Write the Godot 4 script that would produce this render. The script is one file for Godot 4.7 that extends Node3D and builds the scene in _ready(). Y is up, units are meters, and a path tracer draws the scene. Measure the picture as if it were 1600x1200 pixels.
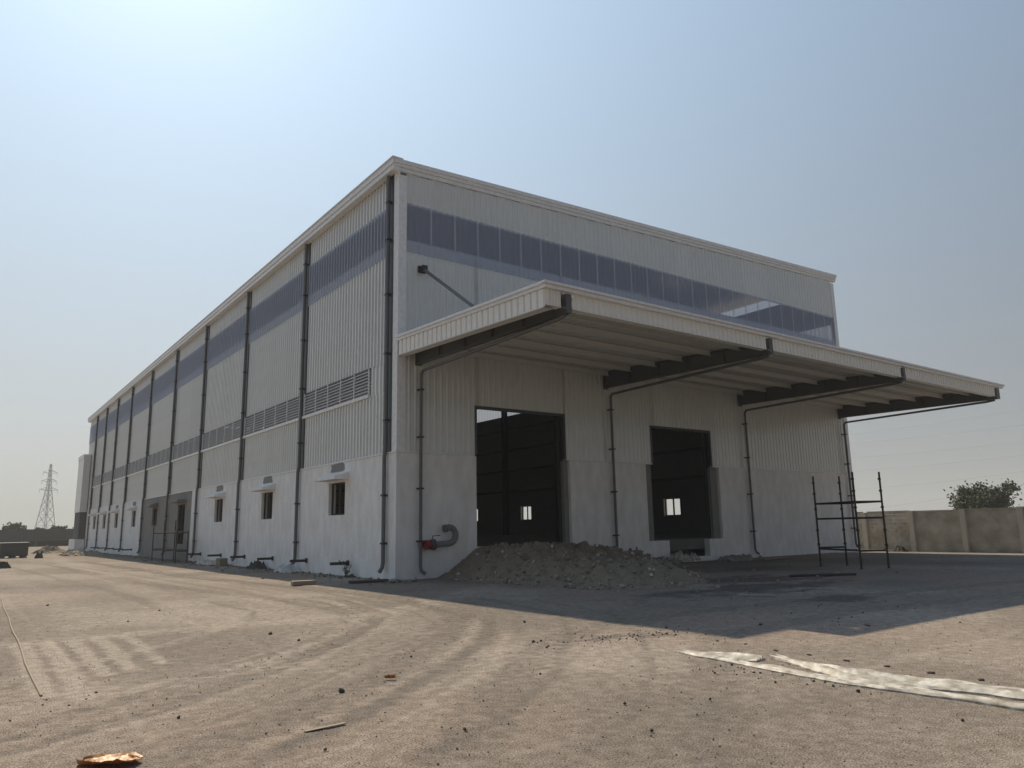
extends Node3D
# Metal-clad warehouse with a loading canopy on a dry dirt yard. Front wall lies in z = 0, long wall in x = 0.

var taken := {}
var rng := RandomNumberGenerator.new()
var noise_a := FastNoiseLite.new()
var noise_b := FastNoiseLite.new()
var noise_c := FastNoiseLite.new()
var mats := {}
var house: Node3D

# column lines of the long wall and rafters of the canopy
const BAYS := [-0.62, -8.35, -16.25, -24.0, -31.2, -38.8, -46.2, -52.6, -58.4, -64.0, -69.0]
const RAFTERS := [0.75, 9.5, 18.3, 27.0]
const WIDE := 27.7
const LONG := 69.0
const PLINTH := 4.07
const EAVE_FALL := 0.55      # the eave drops this much over the length of the hall

func _ready():
	rng.seed = 7
	# ---- camera
	var cam := Camera3D.new()
	cam.name = "camera"
	cam.fov = 54.03
	cam.far = 4000.0
	cam.near = 0.1
	var r := Vector3(0.80276157, -0.01862677, 0.59600915)
	var u := Vector3(-0.09647669, 0.98228617, 0.16064283)
	cam.transform = Transform3D(Basis(r, u, r.cross(u)), Vector3(-11.729, 1.6, 22.039))
	add_child(cam)
	cam.current = true
	# ---- sky, air and exposure
	var env := Environment.new()
	env.background_mode = Environment.BG_SKY
	env.tonemap_mode = Environment.TONE_MAPPER_LINEAR
	env.tonemap_exposure = 1.95
	env.sdfgi_enabled = true
	env.ssao_enabled = true
	env.ssil_enabled = true
	env.fog_enabled = true
	env.fog_density = 0.0008
	env.fog_light_color = Color(0.78, 0.79, 0.79)
	var to_sun := Vector3(0.155, 1.0, -1.035).normalized()
	var sky := Sky.new()
	var pan := PanoramaSkyMaterial.new()
	pan.panorama = ImageTexture.create_from_image(sky_image(to_sun))
	sky.sky_material = pan
	env.sky = sky
	var we := WorldEnvironment.new()
	we.name = "world_environment"
	we.environment = env
	add_child(we)
	# ---- sun
	var sun := DirectionalLight3D.new()
	sun.name = "sun"
	sun.light_energy = 0.88
	sun.light_color = Color(1.0, 0.93, 0.82)
	sun.light_angular_distance = 0.6
	sun.shadow_enabled = true
	sun.transform = Transform3D(Basis.looking_at(-to_sun, Vector3.UP), Vector3(0, 60, 0))
	add_child(sun)

	noise_a.seed = 3; noise_a.frequency = 0.12; noise_a.fractal_octaves = 4
	noise_b.seed = 11; noise_b.frequency = 0.9; noise_b.fractal_octaves = 3
	noise_c.seed = 23; noise_c.frequency = 3.2; noise_c.fractal_octaves = 2
	make_materials()
	build_ground()
	build_warehouse()
	build_annex()
	build_boundary_walls()
	build_mound()
	build_trees()
	build_pylon()
	build_wires()
	build_yard_things()

# ------------------------------------------------------------------ sky
func sky_image(to_sun: Vector3) -> Image:
	var w := 512
	var h := 256
	var img := Image.create(w, h, false, Image.FORMAT_RGBF)
	for y in h:
		var th := (y + 0.5) / h * PI
		var up := cos(th)
		for x in w:
			var ph := (x + 0.5) / w * TAU
			var d := Vector3(sin(ph) * sin(th), up, -cos(ph) * sin(th))
			var elev := maxf(0.0, asin(clampf(up, -1, 1)))
			var hz := exp(-elev / 0.27)
			var ang := acos(clampf(d.dot(to_sun), -1, 1))
			var side := pow(0.5 + 0.5 * cos(ang), 4.0)
			var zen := Vector3(0.047, 0.070, 0.117)
			var hor := Vector3(0.101, 0.110, 0.114)
			var c := zen.lerp(hor, hz)
			# the sun side of a hazy sky: brighter and a little warmer low down
			c += Vector3(0.150, 0.224, 0.299) * side * (1.0 - hz) + Vector3(0.393, 0.360, 0.281) * side * hz
			c += Vector3(0.271, 0.299, 0.309) * exp(-ang / 0.32) + Vector3(0.206, 0.196, 0.187) * exp(-ang / 0.09)
			img.set_pixel(x, y, Color(c.x, c.y, c.z))
	return img

# ------------------------------------------------------------------ materials
func lin(r: float, g: float, b: float, a := 1.0) -> Color:
	var c := Color(r, g, b).linear_to_srgb()
	c.a = a
	return c

func mat(c: Color, rough := 0.8, metal := 0.0) -> StandardMaterial3D:
	var m := StandardMaterial3D.new()
	m.albedo_color = c
	m.roughness = rough
	m.metallic = metal
	return m

func noise_tex(seed_: int, size: int, freq: float, lo: float, hi: float, octaves := 4, tint := Vector3.ONE, contrast := 1.0) -> ImageTexture:
	var n := FastNoiseLite.new()
	n.seed = seed_
	n.frequency = freq
	n.fractal_octaves = octaves
	var src := n.get_seamless_image(size, size)
	src.convert(Image.FORMAT_L8)
	var data := src.get_data()
	var out := PackedByteArray()
	out.resize(size * size * 3)
	for i in data.size():
		var t := clampf((data[i] / 255.0 - 0.5) * contrast + 0.5, 0.0, 1.0)
		var v := lerpf(lo, hi, t)
		# the darker grains lean towards the tint
		out[i * 3] = int(255 * clampf(lerpf(v * tint.x, v, t), 0, 1))
		out[i * 3 + 1] = int(255 * clampf(lerpf(v * tint.y, v, t), 0, 1))
		out[i * 3 + 2] = int(255 * clampf(lerpf(v * tint.z, v, t), 0, 1))
	var img := Image.create_from_data(size, size, false, Image.FORMAT_RGB8, out)
	img.generate_mipmaps()
	return ImageTexture.create_from_image(img)

func bump_tex(seed_: int, size: int, freq: float, strength: float, octaves := 5) -> ImageTexture:
	var n := FastNoiseLite.new()
	n.seed = seed_
	n.frequency = freq
	n.fractal_octaves = octaves
	var src := n.get_seamless_image(size, size)
	src.convert(Image.FORMAT_RGBA8)
	src.bump_map_to_normal_map(strength)
	return ImageTexture.create_from_image(src)

func tri(m: StandardMaterial3D, tex: Texture2D, scale: Vector3) -> StandardMaterial3D:
	m.albedo_texture = tex
	m.uv1_triplanar = true
	m.uv1_world_triplanar = true
	m.uv1_scale = scale
	return m

func make_materials():
	var stain := noise_tex(5, 512, 0.012, 0.945, 1.0, 5, Vector3(0.985, 0.98, 0.965), 1.2)
	var fine := noise_tex(6, 512, 0.03, 0.93, 1.0, 4, Vector3.ONE, 1.3)
	var rough_n := bump_tex(8, 512, 0.06, 2.5)
	var streak := noise_tex(9, 512, 0.02, 0.965, 1.0, 4, Vector3(1.0, 0.99, 0.97), 1.4)
	# sheets: off-white painted steel in three near tones
	for k in 3:
		var v: float = [0.68, 0.695, 0.665][k]
		mats["sheet%d" % k] = tri(mat(lin(v * 0.975, v, v * 0.975), 0.3), streak, Vector3(0.9, 0.12, 0.9))
		mats["sheet%d" % k].clearcoat_enabled = true
		mats["sheet%d" % k].clearcoat = 1.0
		mats["sheet%d" % k].clearcoat_roughness = 0.16
	mats["trim"] = tri(mat(lin(0.82, 0.82, 0.81), 0.35), fine, Vector3(0.3, 0.3, 0.3))
	mats["sky_sheet"] = mat(lin(0.42, 0.47, 0.60, 0.64), 0.32)
	mats["sky_sheet"].backlight_enabled = true
	mats["sky_sheet"].backlight = lin(0.50, 0.54, 0.62)
	mats["sky_sheet"].transparency = BaseMaterial3D.TRANSPARENCY_ALPHA
	mats["lap"] = mat(lin(0.55, 0.58, 0.63), 0.4)
	mats["dark_steel"] = tri(mat(lin(0.060, 0.064, 0.072), 0.5), fine, Vector3(0.6, 0.2, 0.6))
	mats["pipe"] = tri(mat(lin(0.13, 0.132, 0.138), 0.45), fine, Vector3(0.8, 0.3, 0.8))
	mats["clamp"] = mat(lin(0.022, 0.022, 0.024), 0.5)
	mats["louvre"] = mat(lin(0.62, 0.62, 0.61), 0.5)
	mats["liner"] = tri(mat(lin(0.27, 0.27, 0.265), 0.7), fine, Vector3(0.4, 0.1, 0.4))
	mats["white_plaster"] = tri(mat(lin(0.88, 0.875, 0.86), 0.9), stain, Vector3(0.33, 0.14, 0.33))
	mats["white_plaster"].normal_enabled = true
	mats["white_plaster"].normal_texture = rough_n
	mats["white_plaster"].normal_scale = 0.35
	mats["cement"] = tri(mat(lin(0.27, 0.265, 0.245), 0.95), stain, Vector3(0.45, 0.2, 0.45))
	mats["cement"].normal_enabled = true
	mats["cement"].normal_texture = rough_n
	mats["cement"].normal_scale = 0.6
	mats["wall_cement"] = tri(mat(lin(0.44, 0.425, 0.375), 0.95), noise_tex(15, 512, 0.010, 0.86, 1.0, 5, Vector3(0.97, 0.95, 0.92), 1.4), Vector3(0.16, 0.2, 0.16))
	mats["wall_cement"].normal_enabled = true
	mats["wall_cement"].normal_texture = rough_n
	mats["wall_cement"].normal_scale = 0.7
	mats["far_wall"] = tri(mat(lin(0.13, 0.13, 0.122), 0.95), stain, Vector3(0.1, 0.2, 0.1))
	mats["red_base"] = tri(mat(lin(0.10, 0.055, 0.048), 0.95), stain, Vector3(0.1, 0.2, 0.1))
	mats["canopy_under"] = mat(lin(0.60, 0.60, 0.575), 0.5)
	mats["purlin"] = mat(lin(0.62, 0.62, 0.58), 0.4)
	mats["pier"] = tri(mat(lin(0.50, 0.48, 0.42), 0.95), stain, Vector3(0.5, 0.3, 0.5))
	mats["rafter"] = tri(mat(lin(0.10, 0.10, 0.102), 0.55), fine, Vector3(0.5, 0.5, 0.5))
	mats["fascia"] = tri(mat(lin(0.82, 0.815, 0.775), 0.4), streak, Vector3(0.9, 0.3, 0.9))
	mats["floor"] = tri(mat(lin(0.16, 0.155, 0.145), 0.9), stain, Vector3(0.2, 0.2, 0.2))
	mats["red"] = tri(mat(lin(0.24, 0.012, 0.014), 0.45), fine, Vector3(2, 2, 2))
	mats["grey_pipe"] = tri(mat(lin(0.20, 0.20, 0.21), 0.5), fine, Vector3(2, 2, 2))
	mats["rust"] = tri(mat(lin(0.045, 0.038, 0.033), 0.75), fine, Vector3(3, 3, 3))
	mats["wood"] = tri(mat(lin(0.30, 0.25, 0.19), 0.9), streak, Vector3(6, 6, 1.2))
	mats["dark_wood"] = tri(mat(lin(0.085, 0.068, 0.055), 0.9), streak, Vector3(6, 6, 1.2))
	mats["plastic"] = tri(mat(lin(0.62, 0.60, 0.55), 0.6), noise_tex(31, 512, 0.012, 0.66, 1.0, 5, Vector3(0.96, 0.92, 0.86), 1.6), Vector3(0.9, 0.9, 0.9))
	mats["plastic"].normal_enabled = true
	mats["plastic"].normal_texture = bump_tex(33, 512, 0.03, 2.0)
	mats["plastic"].normal_scale = 0.8
	mats["clear_plastic"] = mat(lin(0.5, 0.5, 0.48), 0.4)
	mats["yellow"] = tri(mat(lin(0.66, 0.40, 0.12), 0.5), noise_tex(41, 256, 0.03, 0.75, 1.0, 3, Vector3(1.0, 0.75, 0.6), 1.5), Vector3(4, 4, 4))
	mats["yellow"].backlight_enabled = true
	mats["yellow"].backlight = lin(0.4, 0.25, 0.07)
	mats["yellow"].cull_mode = BaseMaterial3D.CULL_DISABLED
	mats["leaf"] = mat(lin(1, 1, 1), 0.8)
	mats["leaf"].vertex_color_use_as_albedo = true
	mats["leaf"].backlight_enabled = true
	mats["leaf"].backlight = lin(0.03, 0.045, 0.01)
	mats["bark"] = mat(lin(0.07, 0.055, 0.042), 0.95)
	mats["far_leaf"] = mats["leaf"]
	mats["lattice"] = mat(lin(0.36, 0.36, 0.35), 0.6)
	mats["cable"] = mat(lin(0.25, 0.25, 0.25), 0.7)
	mats["stone"] = tri(mat(lin(0.26, 0.22, 0.175), 0.95), noise_tex(51, 256, 0.04, 0.8, 1.0, 4, Vector3(0.97, 0.96, 0.94), 1.4), Vector3(3, 3, 3))
	mats["rubble"] = mat(Color(1, 1, 1), 0.95)
	mats["rubble"].vertex_color_use_as_albedo = true
	mats["dark_stone"] = tri(mat(lin(0.075, 0.066, 0.057), 0.95), fine, Vector3(5, 5, 5))
	mats["pale_stone"] = tri(mat(lin(0.36, 0.34, 0.30), 0.95), fine, Vector3(5, 5, 5))
	# dirt: macro colour from the vertices, grain from two tiled layers of different size
	var dirt := mat(Color(1, 1, 1), 0.97)
	dirt.vertex_color_use_as_albedo = true
	dirt.albedo_texture = grain_tex(61, 1024)
	dirt.detail_enabled = true
	dirt.detail_blend_mode = BaseMaterial3D.BLEND_MODE_MUL
	dirt.detail_uv_layer = BaseMaterial3D.DETAIL_UV_2
	dirt.detail_albedo = noise_tex(63, 512, 0.06, 0.88, 1.0, 5, Vector3(0.98, 0.96, 0.94), 1.7)
	dirt.normal_enabled = true
	dirt.normal_texture = bump_tex(65, 1024, 0.16, 5.0, 4)
	dirt.normal_scale = 1.2
	mats["dirt"] = dirt
	var mound := mat(lin(0.36, 0.305, 0.235), 0.97)
	tri(mound, grain_tex(67, 512), Vector3(0.9, 0.9, 0.9))
	mound.normal_enabled = true
	mound.normal_texture = bump_tex(69, 512, 0.04, 6.0, 6)
	mats["mound"] = mound

func grain_tex(seed_: int, size: int) -> ImageTexture:
	# fine sandy grain with scattered darker and paler grit
	var n1 := FastNoiseLite.new()
	n1.seed = seed_; n1.frequency = 0.11; n1.fractal_octaves = 4
	var n2 := FastNoiseLite.new()
	n2.seed = seed_ + 1; n2.frequency = 0.22; n2.noise_type = FastNoiseLite.TYPE_CELLULAR; n2.fractal_octaves = 1
	n2.cellular_return_type = FastNoiseLite.RETURN_CELL_VALUE
	var a := n1.get_seamless_image(size, size); a.convert(Image.FORMAT_L8)
	var b := n2.get_seamless_image(size, size); b.convert(Image.FORMAT_L8)
	var da := a.get_data()
	var db := b.get_data()
	var out := PackedByteArray()
	out.resize(size * size * 3)
	for i in da.size():
		var v := 0.85 + 0.8 * (da[i] / 255.0 - 0.5)
		var g := db[i] / 255.0
		if g > 0.93: v *= 0.68
		elif g < 0.05: v = minf(v * 1.15, 1.0)
		out[i * 3] = int(255 * clampf(v, 0, 1))
		out[i * 3 + 1] = int(255 * clampf(v * 0.985, 0, 1))
		out[i * 3 + 2] = int(255 * clampf(v * 0.965, 0, 1))
	var img := Image.create_from_data(size, size, false, Image.FORMAT_RGB8, out)
	return ImageTexture.create_from_image(img)

# ------------------------------------------------------------------ helpers
func numbered(n: String) -> String:
	if not taken.has(n):
		taken[n] = 0
		return n
	taken[n] += 1
	return "%s_%03d" % [n, taken[n]]

func tag(o: Node, label := "", category := "", group := "", kind := "") -> Node:
	if label: o.set_meta("label", label)
	if category: o.set_meta("category", category)
	if group: o.set_meta("group", group)
	if kind: o.set_meta("kind", kind)
	return o

func thing(called: String, label: String, category: String, at := Vector3.ZERO, turn := 0.0, group := "") -> Node3D:
	var o := Node3D.new()
	o.name = numbered(called)
	add_child(o)
	o.position = at
	o.rotation.y = turn
	tag(o, label, category, group)
	return o

func begin() -> SurfaceTool:
	var st := SurfaceTool.new()
	st.begin(Mesh.PRIMITIVE_TRIANGLES)
	return st

func put(called: String, mesh: Mesh, m: Material, parent: Node = null, at := Vector3.ZERO, scale_ := Vector3.ONE, turn := 0.0) -> MeshInstance3D:
	var o := MeshInstance3D.new()
	o.mesh = mesh
	o.material_override = m
	o.position = at
	if turn != 0.0: o.rotation.y = turn
	o.scale = scale_
	if parent == null:
		o.name = numbered(called)
		add_child(o)
	else:
		var n := called
		var k := 0
		while parent.has_node(NodePath(n)):
			k += 1
			n = "%s_%03d" % [called, k]
		o.name = n
		parent.add_child(o)
	return o

func obj(called: String, st: SurfaceTool, m: Material, parent: Node = null, at := Vector3.ZERO) -> MeshInstance3D:
	return put(called, st.commit(), m, parent, at)

func t3(st: SurfaceTool, a: Vector3, b: Vector3, c: Vector3, out := Vector3.ZERO):
	var n := (c - a).cross(b - a).normalized()
	if out != Vector3.ZERO and n.dot(out) < 0:
		var k := b
		b = c
		c = k
		n = -n
	for p in [a, b, c]:
		st.set_normal(n)
		st.add_vertex(p)

func q4(st: SurfaceTool, a: Vector3, b: Vector3, c: Vector3, d: Vector3, out := Vector3.ZERO):
	t3(st, a, b, c, out)
	t3(st, a, c, d, out)

func bx(st: SurfaceTool, lo: Vector3, hi: Vector3, xf := Transform3D.IDENTITY):
	var p := []
	for i in 8:
		p.append(xf * Vector3(hi.x if i & 1 else lo.x, hi.y if i & 2 else lo.y, hi.z if i & 4 else lo.z))
	var b := xf.basis
	q4(st, p[0], p[2], p[6], p[4], -b.x); q4(st, p[1], p[3], p[7], p[5], b.x)
	q4(st, p[0], p[1], p[5], p[4], -b.y); q4(st, p[2], p[3], p[7], p[6], b.y)
	q4(st, p[0], p[1], p[3], p[2], -b.z); q4(st, p[4], p[5], p[7], p[6], b.z)

func cbx(st: SurfaceTool, lo: Vector3, hi: Vector3, e: float, xf := Transform3D.IDENTITY):
	# a box with chamfered edges
	var c := (lo + hi) / 2
	var h := (hi - lo) / 2
	var f := func(s: Vector3, ax: int) -> Vector3:
		var v := Vector3.ZERO
		for k in 3: v[k] = s[k] * (h[k] - (0.0 if k == ax else e))
		return xf * (c + v)
	for ax in 3:
		var a1 := (ax + 1) % 3
		var a2 := (ax + 2) % 3
		for s in [-1.0, 1.0]:
			var cs := []
			for k in [[-1, -1], [1, -1], [1, 1], [-1, 1]]:
				var v := Vector3.ZERO
				v[ax] = s; v[a1] = k[0]; v[a2] = k[1]
				cs.append(f.call(v, ax))
			var o := Vector3.ZERO
			o[ax] = s
			q4(st, cs[0], cs[1], cs[2], cs[3], xf.basis * o)
		for s1 in [-1.0, 1.0]:
			for s2 in [-1.0, 1.0]:
				var va := Vector3.ZERO
				va[a1] = s1; va[a2] = s2; va[ax] = -1
				var vb := va
				vb[ax] = 1
				var o := va
				o[ax] = 0
				q4(st, f.call(va, a1), f.call(vb, a1), f.call(vb, a2), f.call(va, a2), xf.basis * o)
	for i in 8:
		var s := Vector3(1 if i & 1 else -1, 1 if i & 2 else -1, 1 if i & 4 else -1)
		t3(st, f.call(s, 0), f.call(s, 1), f.call(s, 2), xf.basis * s)

func tube(st: SurfaceTool, pts: Array, r: float, sides := 10, r2 := -1.0, capped := true):
	var rings := []
	var last_side := Vector3.ZERO
	for i in pts.size():
		var d: Vector3
		if i == 0: d = pts[1] - pts[0]
		elif i == pts.size() - 1: d = pts[i] - pts[i - 1]
		else: d = (pts[i + 1] - pts[i]).normalized() + (pts[i] - pts[i - 1]).normalized()
		d = d.normalized()
		var s := last_side - d * last_side.dot(d)
		if s.length() < 0.01: s = d.cross(Vector3.UP if absf(d.y) < 0.9 else Vector3.RIGHT)
		s = s.normalized()
		last_side = s
		var t := d.cross(s)
		var rr: float = r if r2 < 0 else lerpf(r, r2, float(i) / (pts.size() - 1))
		var ring := []
		for k in sides:
			var a := TAU * k / sides
			var n := s * cos(a) + t * sin(a)
			ring.append([pts[i] + n * rr, n])
		rings.append(ring)
	for i in rings.size() - 1:
		for k in sides:
			var k2 := (k + 1) % sides
			var a = rings[i][k]; var b = rings[i][k2]; var c = rings[i + 1][k2]; var d2 = rings[i + 1][k]
			var tris := [[a, b, c], [a, c, d2]]
			for t in tris:
				var n: Vector3 = (t[2][0] - t[0][0]).cross(t[1][0] - t[0][0])
				var order := [0, 1, 2] if n.dot(a[1] + b[1]) > 0 else [0, 2, 1]
				for q in order:
					st.set_normal(t[q][1])
					st.add_vertex(t[q][0])
	if capped:
		for e in [0, rings.size() - 1]:
			var dir: Vector3 = (pts[0] - pts[1]) if e == 0 else (pts[e] - pts[e - 1])
			for k in range(1, sides - 1):
				t3(st, rings[e][0][0], rings[e][k][0], rings[e][k + 1][0], dir)

func bar(st: SurfaceTool, a: Vector3, b: Vector3, w: float, h: float):
	# a square bar from a to b
	var d := (b - a)
	var up := Vector3.UP if absf(d.normalized().y) < 0.95 else Vector3.RIGHT
	var bs := Basis.looking_at(d.normalized(), up)
	bx(st, Vector3(-w / 2, -h / 2, -d.length()), Vector3(w / 2, h / 2, 0), Transform3D(bs, a))

func rib_mesh(width: float, ribs: int, depth: float) -> ArrayMesh:
	# a trapezoidal-ribbed sheet 1 m high, x across, y up, ribs proud along +z
	var st := begin()
	var p := width / ribs
	var prof := [Vector2(0, 0)]
	for i in ribs:
		var x := i * p
		prof.append_array([Vector2(x + p * 0.50, 0), Vector2(x + p * 0.62, depth), Vector2(x + p * 0.84, depth), Vector2(x + p * 0.96, 0)])
	prof.append(Vector2(width, 0))
	for i in prof.size() - 1:
		var a: Vector2 = prof[i]
		var b: Vector2 = prof[i + 1]
		if b.x - a.x < 0.0005: continue
		q4(st, Vector3(a.x, 0, a.y), Vector3(b.x, 0, b.y), Vector3(b.x, 1, b.y), Vector3(a.x, 1, a.y), Vector3(0, 0, 1))
	return st.commit()

func wall(st: SurfaceTool, origin: Vector3, ue: Vector3, thick: Vector3, u0: float, u1: float, v0: float, v1: float, holes: Array):
	# a wall slab: u along ue, v up, its outer face at origin, its inner face at origin + thick, with rectangular holes [ua, ub, va, vb]
	var us := [u0, u1]
	var vs := [v0, v1]
	for h in holes:
		us.append_array([clampf(h[0], u0, u1), clampf(h[1], u0, u1)])
		vs.append_array([clampf(h[2], v0, v1), clampf(h[3], v0, v1)])
	us.sort(); vs.sort()
	var open := func(u: float, v: float) -> bool:
		if u < u0 or u > u1 or v < v0 or v > v1: return true
		for h in holes:
			if u > h[0] and u < h[1] and v > h[2] and v < h[3]: return true
		return false
	var P := func(u: float, v: float, t: float) -> Vector3: return origin + ue * u + Vector3.UP * v + thick * t
	for i in us.size() - 1:
		if us[i + 1] - us[i] < 1e-4: continue
		for j in vs.size() - 1:
			if vs[j + 1] - vs[j] < 1e-4: continue
			var ua: float = us[i]; var ub: float = us[i + 1]; var va: float = vs[j]; var vb: float = vs[j + 1]
			var um := (ua + ub) / 2
			var vm := (va + vb) / 2
			if open.call(um, vm): continue
			q4(st, P.call(ua, va, 0), P.call(ub, va, 0), P.call(ub, vb, 0), P.call(ua, vb, 0), -thick)
			q4(st, P.call(ua, va, 1), P.call(ub, va, 1), P.call(ub, vb, 1), P.call(ua, vb, 1), thick)
			var e := 1e-3
			if open.call(ua - e, vm): q4(st, P.call(ua, va, 0), P.call(ua, vb, 0), P.call(ua, vb, 1), P.call(ua, va, 1), -ue)
			if open.call(ub + e, vm): q4(st, P.call(ub, va, 0), P.call(ub, vb, 0), P.call(ub, vb, 1), P.call(ub, va, 1), ue)
			if open.call(um, va - e): q4(st, P.call(ua, va, 0), P.call(ub, va, 0), P.call(ub, va, 1), P.call(ua, va, 1), Vector3.DOWN)
			if open.call(um, vb + e): q4(st, P.call(ua, vb, 0), P.call(ub, vb, 0), P.call(ub, vb, 1), P.call(ua, vb, 1), Vector3.UP)

# ------------------------------------------------------------------ ground
func seg_dist(p: Vector2, pts: Array) -> float:
	var best := 1e9
	for i in pts.size() - 1:
		var c := Geometry2D.get_closest_point_to_segment(p, pts[i], pts[i + 1])
		best = minf(best, c.distance_to(p))
	return best

var tracks := []

func ground_height(x: float, z: float) -> float:
	var h := 0.0
	if x > 25.0: h -= minf((x - 25.0) * 0.029, 0.32)
	return h

func axis(stops: Array) -> PackedFloat32Array:
	# [[from, step], [from, step], ... , [end]]
	var out := PackedFloat32Array()
	for i in stops.size() - 1:
		var v: float = stops[i][0]
		while v < stops[i + 1][0] - 1e-3:
			out.append(v)
			v += stops[i][1]
	out.append(stops[-1][0])
	return out

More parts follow.
